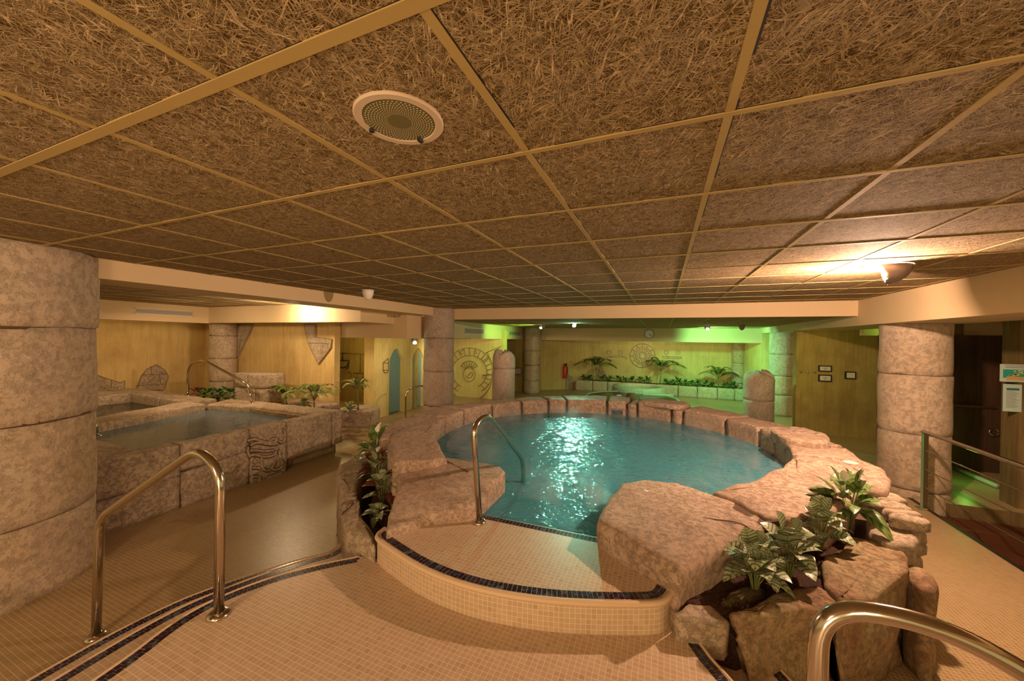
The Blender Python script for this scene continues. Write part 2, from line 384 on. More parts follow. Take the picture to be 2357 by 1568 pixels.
# ================================================================= the setting
def slab(pts, z0, z1, uvm=None, mb=None):
    """upright-sided slab from an outline; the riser uv runs along the edge"""
    mb = mb or MB(); pts = ccw([Vector((p[0], p[1])) for p in pts]); n = len(pts)
    vs = [(p.x, p.y, z1) for p in pts]+[(p.x, p.y, z0) for p in pts]
    mb.add(vs, [tuple(range(n))], [[(p.x, p.y) for p in pts]])
    u = 0; o = len(mb.v)-2*n
    for i in range(n):
        j = (i+1) % n; L = (pts[j]-pts[i]).length
        mb.uv[len(mb.f)] = [(u, z0), (u+L, z0), (u+L, z1), (u, z1)]; mb.f.append([o+n+i, o+n+j, o+j, o+i]); u += L
    return mb
def strip_tiles(path, z, rows=2, pitch=0.0265, off=0.012, side=1, stagger=False, mb=None, h=0.0015):
    """rows of small dark tiles following the edge of a step"""
    mb = mb or MB(); pts = resample(path, 0.0265*1.0, False); n = len(pts)
    # even spacing by arc length
    L = [0]
    for i in range(1, n): L.append(L[-1]+(pts[i]-pts[i-1]).length)
    def at(s):
        for i in range(1, n):
            if s <= L[i] or i == n-1:
                t = (s-L[i-1])/max(1e-6, L[i]-L[i-1]); d = (pts[i]-pts[i-1]).normalized(); return pts[i-1].lerp(pts[i], t), Vector((-d.y, d.x))*side
    for r_ in range(rows):
        s = 0.002 + (pitch/2 if stagger and r_ % 2 else 0)
        while s+pitch < L[-1]:
            a, na = at(s+.0015); b_, nb = at(s+pitch-.0015); o0 = off+r_*pitch; o1 = o0+pitch-.003
            q = [a+na*o0, b_+nb*o0, b_+nb*o1, a+na*o1]
            vs = [(p.x, p.y, z+h) for p in q]+[(p.x, p.y, z-.002) for p in q]
            mb.add(vs, [(0, 1, 2, 3), (0, 4, 5, 1), (1, 5, 6, 2), (2, 6, 7, 3), (3, 7, 4, 0)])
            s += pitch
    # keep top faces pointing up
    return mb
def nosing(path, z, r=0.010, mb=None): return tube([(p[0], p[1], z) for p in path], r, 8, True, mb)

# floor with the sunken stair area cut out on the right
fl = MB()
def fl_rect(x0, y0, x1, y1):
    fl.add([(x0, y0, 0), (x1, y0, 0), (x1, y1, 0), (x0, y1, 0)], [(0, 1, 2, 3)])
fl_rect(-13, -6, 2.90, 17); fl_rect(2.90, 6.15, 9, 17); fl_rect(6.6, -6, 9, 6.15)
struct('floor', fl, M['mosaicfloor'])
fl = MB(); fl.add([(2.9, -6, -.62), (6.6, -6, -.62), (6.6, 6.15, -.62), (2.9, 6.15, -.62)], [(0, 1, 2, 3)])
fl.add([(2.9, -6, 0), (2.9, 6.15, 0), (2.9, 6.15, -.62), (2.9, -6, -.62)], [(0, 1, 2, 3)])
fl.add([(2.9, 6.15, 0), (6.6, 6.15, 0), (6.6, 6.15, -.62), (2.9, 6.15, -.62)], [(0, 1, 2, 3)])
fl.add([(6.6, 6.15, 0), (6.6, -6, 0), (6.6, -6, -.62), (6.6, 6.15, -.62)], [(0, 1, 2, 3)])
struct('floor_stairwell', fl, M['wallbrown'])
tr = MB().box((2.86, -4, 0.0), (2.90, 6.15, 0.006)); struct('trim_1', tr, M['black'])
# ceiling: main hall, lower back hall, spa bay
def quad_ceiling(name, rects, z):
    mb = MB()
    for x0, y0, x1, y1 in rects: mb.box((x0, y0, z), (x1, y1, z+.04))
    return struct(name, mb, M['fibre'])
CM, CB = 2.56, 2.345
quad_ceiling('ceiling', [(-4.6, -3.5, 2.75, 7.0), (-9.9, 1.0, -4.6, 5.3)], CM)
quad_ceiling('ceiling_back_hall', [(-4.75, 7.0, 3.3, 13.0), (-12, 5.9, -5.0, 13)], CB)
quad_ceiling('ceiling_far_bay', [(-6, 13, 5, 15.6)], 2.05)
quad_ceiling('ceiling_entry', [(-12, 5.45, -5.2, 5.9), (3.42, 0, 7, 9.6)], 2.40)
# T bars of the suspended ceiling
OX, OY, T = -0.4394, 0.5775, 0.6
g_ = MB()
def bars(x0, y0, x1, y1, z, w=0.024):
    a = math.ceil((x0-OX)/T)
    while OX+a*T < x1:
        x = OX+a*T; g_.box((x-w/2, y0, z-.003), (x+w/2, y1, z+.001)); a += 1
    b_ = math.ceil((y0-OY)/T)
    while OY+b_*T < y1:
        y = OY+b_*T; ww = w*(1.35 if b_ == 0 else .85); g_.box((x0, y-ww/2, z-.0045), (x1, y+ww/2, z+.001)); b_ += 1
bars(-4.6, -3.5, 2.65, 6.95, CM); bars(-9.8, 1.0, -4.7, 5.25, CM); bars(-4.7, 7.1, 2.9, 12.9, CB, .03)
struct('trim_2', g_, M['grid'])
# dark gaps beside the bars
g2 = MB(); a = -8
rg = random.Random(3)
def gap_run(horizontal, c, s0, s1, z):
    s = s0
    while s < s1:
        L = rg.uniform(.02, .16)
        if rg.random() < .62:
            w = rg.uniform(.0015, .006)
            if horizontal: g2.box((s, c, z-.0008), (s+L, c+w, z+.001))
            else: g2.box((c, s, z-.0008), (c+w, s+L, z+.001))
        s += L
for i in range(-7, 6):
    gap_run(False, OX+i*T+(.0125 if i >= 0 else -.0155), -2, 6.9, CM-.0003)
for i in range(-3, 11):
    gap_run(True, OY+i*T+(-.0175 if i == 0 else -.0135), -4.6, 2.6, CM-.0003)
struct('trim_3', g2, M['black'])

# beams
struct('trim_4', MB().box((-5.0, -3.5, 2.39), (-4.45, 6.55, 2.60)), M['beam'])
struct('trim_5', MB().box((-4.40, 6.90, 2.33), (2.63, 7.05, 2.60)), M['beam'])
struct('trim_6', MB().box((2.63, -3.5, 2.19), (3.42, 12.92, 2.62)), M['beam'])
struct('trim_7', MB().box((-4.98, 7.0, 1.92), (-4.72, 12.95, 2.40)), M['beam'])
struct('trim_8', MB().box((-4.75, 12.90, 1.905), (3.0, 13.15, 2.40)), M['beam'])
struct('trim_9', MB().box((-10.05, .8, 2.19), (-9.77, 5.5, 2.62)), M['beam'])
mb = slab([(-9.9, 5.2), (-5.17, 5.2), (-5.17, 6.4), (-5.45, 6.4), (-5.45, 5.5), (-9.9, 5.5)], 2.20, 2.60)
struct('trim_10', mb, M['beam'])
mb = slab([(-7.38, 6.1), (-4.83, 6.1), (-4.83, 8.8), (-5.1, 8.8), (-5.1, 6.35), (-7.38, 6.35)], 1.905, 2.39)
struct('trim_11', mb, M['beam'])
struct('trim_12', MB().box((3.42, 8.75, 2.08), (5.6, 8.9, 2.36)), M['beam'])

# walls
def wall(name, a, b_, z0, z1, t, mat, **kw):
    a = Vector(a); b_ = Vector(b_); d = (b_-a).normalized(); n = Vector((-d.y, d.x))*t
    return struct(name, slab([a, b_, b_+n, a+n], z0, z1), mat, **kw)
wall('wall_left', (-11.2, 7.0), (-11.2, -1), 0, 2.4, -.2, M['wall'])
wall('wall_spa_back', (-11.2, 5.9), (-6.59, 5.9), 0, 2.25, .15, M['wall'])
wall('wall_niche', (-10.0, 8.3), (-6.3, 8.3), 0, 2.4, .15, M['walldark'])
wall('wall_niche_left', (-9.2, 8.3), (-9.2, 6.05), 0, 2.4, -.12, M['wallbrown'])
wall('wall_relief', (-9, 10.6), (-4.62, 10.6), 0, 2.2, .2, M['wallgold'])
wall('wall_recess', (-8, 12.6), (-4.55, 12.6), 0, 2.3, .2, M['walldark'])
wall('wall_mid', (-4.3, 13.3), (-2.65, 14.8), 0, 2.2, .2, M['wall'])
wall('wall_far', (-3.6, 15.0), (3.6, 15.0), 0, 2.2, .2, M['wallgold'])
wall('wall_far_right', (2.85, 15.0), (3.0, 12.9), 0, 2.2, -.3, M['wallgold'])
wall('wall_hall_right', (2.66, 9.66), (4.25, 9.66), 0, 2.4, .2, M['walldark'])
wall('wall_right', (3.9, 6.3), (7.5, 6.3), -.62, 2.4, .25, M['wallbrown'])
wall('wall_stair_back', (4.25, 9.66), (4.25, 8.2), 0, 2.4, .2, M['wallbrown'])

# arch wall: openings with pointed heads, blue fabric panels set back
def arch_wall():
    Y0, Y1, X = 6.72, 9.2, -6.25; t = .30
    arches = [(7.24, 7.74), (8.14, 8.64)]
    outer = [(Y0, 0), (Y1, 0), (Y1, 2.0), (Y0, 2.0)]
    mb = MB()
    def head(y0, y1):
        yc = (y0+y1)/2; pts = []
        for i in range(0, 9):
            t_ = i/8; pts.append((y0+(yc-y0)*t_, 1.36+.28*math.sin(t_*math.pi/2)**.9))
        for i in range(1, 9):
            t_ = 1-i/8; pts.append((y1-(y1-yc)*t_, 1.36+.28*math.sin(t_*math.pi/2)**.9))
        return pts
    def addq(p, q, r_, s_): mb.add([p, q, r_, s_], [(0, 1, 2, 3)])
    cuts = [Y0]+[v for a in arches for v in a]+[Y1]
    for i in range(0, len(cuts), 2):
        addq((X, cuts[i], 0), (X, cuts[i+1], 0), (X, cuts[i+1], 2.0), (X, cuts[i], 2.0))
    for y0, y1 in arches:
        h = head(y0, y1)
        for i in range(len(h)-1):
            addq((X, h[i][0], h[i][1]), (X, h[i+1][0], h[i+1][1]), (X, h[i+1][0], 2.0), (X, h[i][0], 2.0))
        edge = [(y0, 0)]+h+[(y1, 0)]
        for i in range(len(edge)-1):
            a, b_ = edge[i], edge[i+1]; addq((X, a[0], a[1]), (X-t, a[0], a[1]), (X-t, b_[0], b_[1]), (X, b_[0], b_[1]))
    addq((X, Y0, 0), (X-t, Y0, 0), (X-t, Y0, 2), (X, Y0, 2)); addq((X-t, Y0, 0), (X-t, Y1, 0), (X-t, Y1, 2), (X-t, Y0, 2))
    struct('wall_arches', mb, M['wallgold'])
    m_, nt, b_ = new_mat('blue_weave'); k = N(nt); v = k.coord('Object', scale=(1, 1, 1))
    n1 = k.noise(v, 60, 3); k.l(k.ramp(n1, [(0.3, (0.12, 0.22, 0.23)), (0.7, (0.24, 0.38, 0.38))]), b_.inputs['Base Color'])
    k.bump(n1, .5, .01, b_); b_.inputs['Roughness'].default_value = .6
    labs = ['blue-green woven panel filling the left pointed arch', 'blue-green woven panel in the right pointed arch, beside the column']
    for (y0, y1), lb in zip(arches, labs):
        h = head(y0, y1); e = [(y0, .02)]+h+[(y1, .02)]; n = len(e)
        p = MB().add([(X-.08, y, z) for y, z in e]+[(X-.11, y, z) for y, z in e], [tuple(range(n)), tuple(range(n, 2*n))[::-1]]+[(i, i+n, (i+1) % n+n, (i+1) % n) for i in range(n)])
        p.build('arch_panel', m_, label=lb, cat='panel', group='blue panels in the arches')
arch_wall()
# door on the right, push bar and handle
dr = thing('door_1', (3.9, 7.9, 0), 'dark brown door with push bar behind the right column', 'door')
del dr['category']; del dr['label']; dr['kind'] = 'structure'
MB().box((3.3, 7.9, 0), (5.2, 7.96, 2.08)).build('door_leaf', mat_streak('door_wood', (.055, .018, .008), (.10, .04, .014), (.02, .008, .004)), dr)
MB().box((3.5, 7.84, .98), (4.62, 7.87, 1.01)).build('push_bar', M['steel'], dr)
bq = V(2287, 996, (0, 7.86, 0), (0, 1, 0))
tube([(bq.x+.05*math.cos(t*.5236), 7.86, bq.z+.05*math.sin(t*.5236)) for t in range(13)], .010, 8).build('door_handle', M['steel'], dr, smooth=True)

# ================================================================= steps and dais
LAND, S1, S2, PLAT = .45, .30, .15, .615
e3 = [(-1.55, -1.4), (-2.0, -.4), (-2.17, .4), (-2.215, .83), (-2.30, 1.08), (-2.29, 1.28), (-2.19, 1.51), (-2.05, 1.70), (-1.86, 1.89)]
e2 = [(-1.7, -1.4), (-2.3, -.4), (-2.55, .4), (-2.62, .85), (-2.64, 1.20), (-2.59, 1.43), (-2.48, 1.70), (-2.36, 1.92), (-2.26, 2.04), (-2.31, 2.20)]
e1 = [(-1.9, -1.4), (-2.6, -.4), (-2.90, .4), (-2.99, .95), (-2.97, 1.38), (-2.89, 1.60), (-2.75, 1.87), (-2.62, 2.09), (-2.50, 2.22), (-2.53, 2.38)]
def curve2(p, it=2): return chaikin([Vector(q) for q in p], it, False)
E3, E2, E1 = curve2(e3), curve2(e2), curve2(e1)
r3 = curve2([(.16, 2.10), (.20, 1.97), (.31, 1.82), (.50, 1.55), (.75, 1.0), (.9, .2), (.8, -1.4)], 1)
r2 = curve2([(.42, 2.42), (.53, 2.25), (.66, 2.02), (.9, 1.6), (1.15, 1.0), (1.25, .2), (1.1, -1.4)], 1)
r1 = curve2([(.68, 2.75), (.83, 2.45), (1.0, 2.15), (1.25, 1.7), (1.5, 1.0), (1.6, .2), (1.4, -1.4)], 1)
steps = thing('entry_steps', (-.8, .6, 0), 'round beige mosaic landing with curved steps edged in dark tiles', 'steps')
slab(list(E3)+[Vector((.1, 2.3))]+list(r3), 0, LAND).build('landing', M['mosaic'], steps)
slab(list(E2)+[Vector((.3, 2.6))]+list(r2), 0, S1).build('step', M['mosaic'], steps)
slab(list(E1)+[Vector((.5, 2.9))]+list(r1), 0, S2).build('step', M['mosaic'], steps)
for E_, z in ((E3, LAND), (E2, S1), (E1, S2)):
    strip_tiles(E_, z, side=-1, stagger=True).build('dark_edge_tiles', M['darktile'], steps); nosing(E_, z-.004, .009).build('nosing', M['grout'], steps, smooth=True)
for E_, z in ((r3, LAND), (r2, S1), (r1, S2)):
    strip_tiles(E_, z, side=-1, stagger=True).build('dark_edge_tiles', M['darktile'], steps); nosing(E_, z-.004, .009).build('nosing', M['grout'], steps, smooth=True)
pe = [(-1.745, 2.0), (-1.735, 1.90), (-1.66, 1.86), (-1.54, 1.82), (-1.29, 1.745), (-1.07, 1.715), (-.88, 1.715), (-.69, 1.74), (-.48, 1.79), (-.28, 1.86), (-.03, 1.965), (.035, 2.02), (.07, 2.15), (.06, 2.22)]
PE = curve2(pe, 2)
pf = thing('pool_platform', (-.8, 2.2, LAND), 'raised beige mosaic platform at the pool edge, rimmed by dark blue tiles', 'platform')
pfb = slab(list(PE)+[Vector((-.30, 2.53)), Vector((-.40, 2.47)), Vector((-1.24, 2.44)), Vector((-1.6, 2.5))], .30, PLAT)
pfb = pfb.build('platform_body', M['mosaic'], pf)
strip_tiles(PE[3:-1], PLAT, side=1, off=.022).build('dark_edge_tiles', M['darktile'], pfb); nosing(PE, PLAT-.008, .016).build('nosing', M['grout'], pf, smooth=True)
strip_tiles([Vector((-.36, 2.462)), Vector((-1.24, 2.438))], PLAT, side=1, off=.004).build('dark_edge_tiles', M['darktile'], pf)
mb = slab([(.02, 2.10), (.20, 2.06), (.22, 2.2), (.0, 2.2)], LAND, LAND+.055); mb.build('side_ledge', M['mosaic'], pf)

# ================================================================= round pool
PC = Vector((-.74, 4.73)); PR = 2.07
def inner_r(deg):
    d = ((deg+180) % 360)-180
    return PR-.10*max(0, min(1, (25-d)/30)) if -60 < d < 25 else PR
def pol(deg, r_): t = math.radians(deg); return PC+Vector((math.cos(t)*r_, math.sin(t)*r_))
pool = thing('round_pool', (PC.x, PC.y, 0), 'round raised pool ringed by rough pinkish stone blocks, steaming turquoise water inside', 'pool')
wl = MB(); n = 96; o = []
for i in range(n):
    p = pol(i*360/n, 2.30); o.append(p)
    # keep the water behind the platform edge
o2 = []
for p in o:
    q = p.copy()
    if q.y < 2.50: q.y = 2.50
    o2.append(q)
vs = [(p.x, p.y, .585) for p in o2]; wl.add(vs, [tuple(range(n))])
wl.build('pool_water', M['poolwater'], label='turquoise rippling water filling the round pool', cat='water')
base_ = lathe([(2.05, 0.01), (2.36, 0.01), (2.38, .775), (2.10, .775), (2.09, .01)], (PC.x, PC.y), 96, .0, 0, 3, None, False)
bm_v = [(x, y, z if y > 2.75 else min(z, .50)) for x, y, z in base_.v]; base_.v = bm_v
base_.build('basin_wall', M['joint'], pool, smooth=False)
seams = [-9, 4.1, 13.6, 23.5, 40.2, 59.8, 64.9, 80.6, 85.6, 95.1, 115.0, 124.5, 138.8, 155.9, 174.3, 190.1, 203.9, 219]
def outer_r(deg):
    tab = [(-12, 2.50), (4, 2.55), (20, 2.58), (45, 2.55), (70, 2.60), (95, 2.72), (120, 2.55), (145, 2.42), (165, 2.46), (180, 2.62), (200, 2.68), (222, 2.60)]
    for (a, ra), (b_, rb) in zip(tab, tab[1:]):
        if a <= deg <= b_: return ra+(rb-ra)*(deg-a)/(b_-a)
    return 2.6
tops = [.83, .83, .83, .825, .835, .80, .86, .80, .835, .83, .83, .825, .82, .83, .825, .815, .83]
for i in range(len(seams)-1):
    a, b_ = seams[i]+.62, seams[i+1]-.62; pts = []
    m_ = max(2, int((b_-a)/3))
    for j in range(m_+1):
        d = a+(b_-a)*j/m_; pts.append(pol(d, inner_r(d)))
    dr_ = random.uniform(-.05, .05)
    for j in range(m_+1):
        d = b_-(b_-a)*j/m_; pts.append(pol(d, outer_r(d)+dr_))
    stone_mesh(pts, .12, tops[i], .022, .013, .05, i+1, 0, -.0).build('rim_block', M['stonepink'], pool, smooth=True)
# slab lying on a rim block at the back, raised stone on the right
stone_mesh([pol(60.5, 2.06), pol(70, 2.04), pol(80, 2.07), pol(80, 2.50), pol(70, 2.55), pol(60.5, 2.5)], .80, .885, .03, .012, .05, 31, 1).build('rim_block', M['stonepink'], pool, smooth=True)
stone_mesh(GP(.90, (1768, 984), (1840, 981), (1885, 990), (1908, 1003), (1914, 1020), (1860, 1016), (1800, 1008)), .78, .90, .03, .02, .05, 33, 1).build('rim_block', M['stonepink'], pool, smooth=True)
# skimmer slot in the ninth block
sk = pol(90, 2.075)
MB().box((sk.x-.09, sk.y-.03, .60), (sk.x+.09, sk.y+.09, .68)).build('skimmer_opening', M['black'], pool)
MB().box((sk.x-.10, sk.y-.035, .675), (sk.x+.10, sk.y+.02, .70)).build('skimmer_hood', M['grey'], pool)
# left slab, and the tall end stone of the rim
stone_mesh([G(x, y, z).xy for x, y, z in ((905, 1072, .76), (1030, 1052, .77), (1150, 1070, .77), (1163, 1084, .77), (1120, 1128, .75), (1075, 1168, .71), (985, 1191, .67), (890, 1224, .665), (893, 1190, .67), (920, 1110, .73))], .42, .76, .02, .008, .05, 41, 0,
           topz=lambda x, y: .665+.105*max(0, min(1, (y-1.95)/.85))).build('side_slab', M['stonepink'], pool, smooth=True)
stone_mesh(GP(.84, (896, 1005), (925, 985), (1003, 972), (998, 1003), (1030, 1050), (1000, 1058), (905, 1066), (893, 1040)), .2, .84, .03, .02, .05, 42, 0).build('rim_block', M['stonepink'], pool, smooth=True)
# big right-hand stones of the entrance
stone_mesh(GP(.78, (1374, 1196), (1383, 1165), (1428, 1109), (1490, 1102), (1560, 1109), (1640, 1132), (1700, 1150), (1770, 1188), (1758, 1214), (1690, 1240), (1630, 1270), (1562, 1308), (1500, 1272), (1440, 1238)), .36, .78, .045, .018, .05, 51, 0, -.04).build('entrance_stone', M['stonepink'], pool, smooth=True)
stone_mesh(GP(.80, (1640, 1130), (1740, 1100), (1800, 1072), (1824, 1050), (1880, 1058), (1975, 1082), (1990, 1115), (1960, 1150), (1900, 1180), (1765, 1192), (1690, 1150)), .15, .80, .03, .015, .05, 52, 0).build('entrance_stone', M['stonepink'], pool, smooth=True)
stone_mesh(GP(.82, (1830, 1022), (1870, 1015), (1990, 1058), (2040, 1078), (2052, 1100), (2040, 1125), (1985, 1118), (1975, 1086), (1900, 1068), (1826, 1052)), .50, .82, .04, .018, .05, 53, 0).build('entrance_stone', M['stonepink'], pool, smooth=True)
ck_ = chaikin([G(x, y, .786) for x, y in ((1515, 1142), (1545, 1165), (1580, 1184), (1640, 1196), (1705, 1202), (1735, 1225))], 2, False)
tube(ck_, [.001+.0025*math.sin(math.pi*i/(len(ck_)-1)) for i in range(len(ck_))], 6).build('crack', M['joint'], pool)
for nm, q, r_, z in (('drain_cap', (1487, 1131), .018, .782), ('drain_cap', (1958, 1065), .055, .826), ('drain_cap', (1425, 910), .05, .845)):
    p = G(*q, z); lathe([(r_, z-.01), (r_, z+.003), (r_*.8, z+.006), (.002, z+.006)], (p.x, p.y), 20).build(nm, M['white'], pool, smooth=False)
# stacked small stones, right flank
wls = thing('dry_stone_wall', (1.75, 3.8, 0), 'stack of small rubble stones under the right corner of the pool rim', 'wall')
rs = random.Random(5)
for lv in range(9):
    z0 = .0+lv*.085; x = 0
    yy = 3.28+rs.uniform(-.03, .03)
    while yy < 4.5:
        L = rs.uniform(.09, .22); 
        xo = 1.62+.10*math.sin((yy-3.2)*1.9)+rs.uniform(-.025, .03); d_ = .2
        stone_mesh([(xo-d_, yy), (xo, yy+.005), (xo, yy+L-.01), (xo-d_, yy+L-.01)], z0, z0+.078, .02, .012, .035, rs.random()*50, 1, 0, freq=8).build('rubble_stone', M['stone'], wls, smooth=True)
        yy += L
MB().box((1.2, 3.5, 0), (1.50, 4.5, .62)).build('core', M['joint'], wls)
# front boulders round the right planter
pl = thing('rock_planter', (.9, 2.6, 0), 'planting bed walled by large brown boulders at the right of the platform', 'planter')
B3o = GP(.62, (1893, 1300), (1905, 1275), (1960, 1240), (2045, 1250), (2085, 1272), (2092, 1300), (2075, 1332), (2000, 1362), (1930, 1388), (1903, 1345))
B2o = GP(.60, (1675, 1408), (1740, 1382), (1830, 1350), (1870, 1343), (1915, 1362), (1928, 1398), (1850, 1404), (1800, 1418), (1700, 1425))
B1o = GP(.56, (1545, 1408), (1590, 1388), (1640, 1392), (1682, 1425), (1672, 1438), (1620, 1434), (1560, 1424))
stone_mesh(B3o, 0, .62, .02, .035, .04, 61, 0, -.05).build('boulder', M['stonedark'], pl, smooth=True)
stone_mesh(B2o, .0, .60, .02, .028, .04, 62, 0, -.20).build('boulder', M['stonedark'], pl, smooth=True)
stone_mesh(B1o, .38, .56, .02, .02, .04, 63, 0, .0).build('boulder', M['stone'], pl, smooth=True)
stone_mesh([(1.32, 3.05), (1.55, 3.15), (1.58, 3.45), (1.45, 3.5), (1.3, 3.3)], 0, .66, .03, .03, .05, 64, 1).build('boulder', M['stone'], pl, smooth=True)
stone_mesh([(1.38, 2.75), (1.52, 2.95), (1.50, 3.12), (1.36, 3.0)], 0, .55, .03, .02, .05, 66, 1).build('boulder', M['stonedark'], pl, smooth=True)
stone_mesh([(.10, 2.12), (.35, 2.10), (.85, 2.5), (1.2, 2.9), (1.35, 3.2), (1.25, 3.4), (1.0, 3.1), (.6, 2.85), (.3, 2.4)], .2, .555, .02, .02, .05, 65, 0).build('soil', M['soil'], pl, smooth=True)
stone_mesh(GP(.58, (1650, 1388), (1690, 1352), (1745, 1345), (1770, 1362), (1715, 1386)), .4, .575, .02, .012, .04, 67, 1).build('gravel', M['gravel'], pl, smooth=True)
stone_mesh(GP(.58, (1865, 1322), (1890, 1285), (1950, 1250), (1985, 1238), (1975, 1268), (1905, 1318)), .4, .58, .02, .012, .04, 68, 1).build('gravel', M['gravel'], pl, smooth=True)
# left planter beside the slab
lp = thing('curved_planter', (-2.2, 2.5, 0), 'long curved stone trough with plants at the left of the platform', 'planter')
outer = [G(x, y, z).xy for x, y, z in ((866, 1292, .46), (830, 1274, .46), (798, 1246, .48), (786, 1195, .53), (789, 1130, .57), (777, 1095, .58), (779, 1072, .58), (815, 1048, .58), (850, 1028, .58), (880, 1008, .58))]
inner = [G(x, y, .58).xy for x, y in ((868, 1230), (852, 1208), (834, 1182), (823, 1142), (824, 1112), (836, 1082), (843, 1068), (862, 1048), (880, 1035), (895, 1020))]
for a_, b_, zt, sd_ in ((0, 3, .57, 70), (3, 5, .58, 71), (5, 7, .59, 72), (7, 9, .57, 73)):
    pts = [outer[j] for j in range(a_, b_+1)]+[inner[j] for j in range(b_, a_-1, -1)]
    stone_mesh(pts, 0, zt, .035, .014, .045, sd_, 0, .0).build('trough_stone', M['stone'], lp, smooth=True)
stone_mesh([(-1.75, 1.92), (-2.0, 2.1), (-2.35, 2.5), (-2.9, 3.2), (-3.1, 3.8), (-2.6, 3.3), (-2.15, 2.7), (-1.75, 2.05)], 0, .44, .02, .02, .05, 78, 0).build('soil', M['soil'], lp, smooth=True)

# ================================================================= columns
def column(name, cx, cy, r, zs, label, mat, seed, group='stone drum columns', amp=.014, flare=None, tilt=None):
    t = thing(name, (cx, cy, 0), label, 'column', group)
    for i in range(len(zs)-1):
        rr_ = r*(1+random.uniform(-.012, .012))
        mb = drum(cx, cy, rr_, zs[i], zs[i+1], seed*10+i, amp)
        if flare and i == 0:
            mb.v = [(cx+(x-cx)*(1+flare*max(0, (.35-z)/.35)**2), cy+(y-cy)*(1+flare*max(0, (.35-z)/.35)**2), z) for x, y, z in mb.v]
        mb.build('drum', mat, t, smooth=True)
    jt = MB()
    for z in zs[1:-1]: lathe([(r*.5, z-.02), (r-.012, z-.02), (r-.012, z+.02), (r*.5, z+.02)], (cx, cy), 48, 0, 0, 1, jt, False)
    jt.build('drum_joints', M['joint'], t)
    return t
column('stone_column', -4.757, 1.0, .62, [-.02, .54, 1.26, 1.96, 2.56], 'thick pale stone column at the left edge of the photo', M['column'], 1, flare=.03, amp=.02)
column('stone_column', -4.505, 6.78, .325, [-.0, .49, 1.21, 1.92, 2.56], 'pinkish stone column behind the pool where the left and far beams meet', M['columnpink'], 2)
column('stone_column', 3.03, 6.43, .335, [-.62, .10, .80, 1.54, 2.20], 'broad sand-coloured column on the right, beside the cable railing', M['column'], 3)
column('stone_column', 2.92, 11.8, .27, [0, .55, 1.05, 1.62, 2.20], 'green-lit column at the right end of the far fascia, left of the olive wall', M['column'], 4)
column('stone_column', -4.35, 12.5, .285, [0, .45, 1.0, 1.52, 2.35], 'slim pale column under the corner by the green wall vents', M['column'], 5)
column('stone_column', -10.0, 5.65, .28, [0, .8, 1.35, 1.9, 2.25], 'column in the far corner of the spa bay, beyond the tub handrail', M['column'], 6)
column('stone_column', -2.95, 14.75, .16, [0, .6, 1.1, 1.6, 2.1], 'slender green-tinted half column at the left end of the far wall', M['column'], 7, amp=.006)
column('stone_column', 2.42, 14.8, .20, [0, .5, 1.2, 2.1], 'slender green-tinted half column at the right end of the far wall', M['column'], 8, amp=.006)
def broken(cx, cy, r, zs, top, seed, label, mat):
    t = thing('broken_column', (cx, cy, 0), label, 'column', 'broken column stumps behind the pool')
    for i in range(len(zs)-1):
        mb = drum(cx, cy, r, zs[i], zs[i+1], seed*10+i, .012)
        if i == len(zs)-2:
            zt = zs[-1]; vs = []
            for x, y, z in mb.v:
                q = max(0, (z-(zt-.22))/.22); dd = math.hypot(x-cx, y-cy)/r
                a = math.atan2(y-cy, x-cx)
                z2 = z-q*(.10*abs(math.sin(a*1.5+seed))+.05*noise.noise(Vector((x*9, y*9, seed))))
                s_ = 1-.18*q*q; vs.append((cx+(x-cx)*s_, cy+(y-cy)*s_, z2))
            mb.v = vs
            ring = len(mb.v)-56
            # close with an uneven crown
            f_ = mb.f.pop(); cen = len(mb.v); k_ = 4
            last = [mb.v[j] for j in f_]
            for lv in range(1, k_):
                sc_ = 1-lv/k_
                for (x, y, z) in last:
                    X_, Y_ = cx+(x-cx)*sc_, cy+(y-cy)*sc_
                    mb.v.append((X_, Y_, z+.05*(1-sc_)+.06*noise.noise(Vector((X_*7, Y_*7, seed+3)))))
            idx = list(f_)
            for lv in range(1, k_):
                nx = [cen+(lv-1)*len(f_)+j for j in range(len(f_))]
                for j in range(len(f_)): mb.f.append([idx[j], idx[(j+1) % len(f_)], nx[(j+1) % len(f_)], nx[j]])
                idx = nx
            mb.f.append(idx)
        mb.build('drum', mat, t, smooth=True)
broken(-3.91, 8.95, .30, [0, .28, 1.14, 1.62], .2, 4, 'broken pink column stump with a jagged top, in front of the round wall relief', M['columnpink'])
broken(2.03, 9.9, .30, [0, .62, 1.28], .2, 9, 'cracked pink stump with a rounded notched top at the right behind the pool', M['columnpink'])
# ================================================================= square tub and spa
tub = thing('square_pool', (-6.2, 3.1, 0), 'rectangular raised stone pool with a carved eye block on its front wall', 'pool')
TX = -4.93
def tstone(y0, y1, z0, z1, seed, sl=0.0, x0=TX, th=.20, mat='stone', nm='wall_block'):
    pts = [(x0-th, y0), (x0, y0), (x0, y1), (x0-th, y1)]
    return stone_mesh(pts, z0, z1, .025, .012, .045, seed, 0, .0, topz=lambda x, y: z1+sl*((y-y0)/(y1-y0)-.5)).build(nm, M[mat], tub, smooth=True)
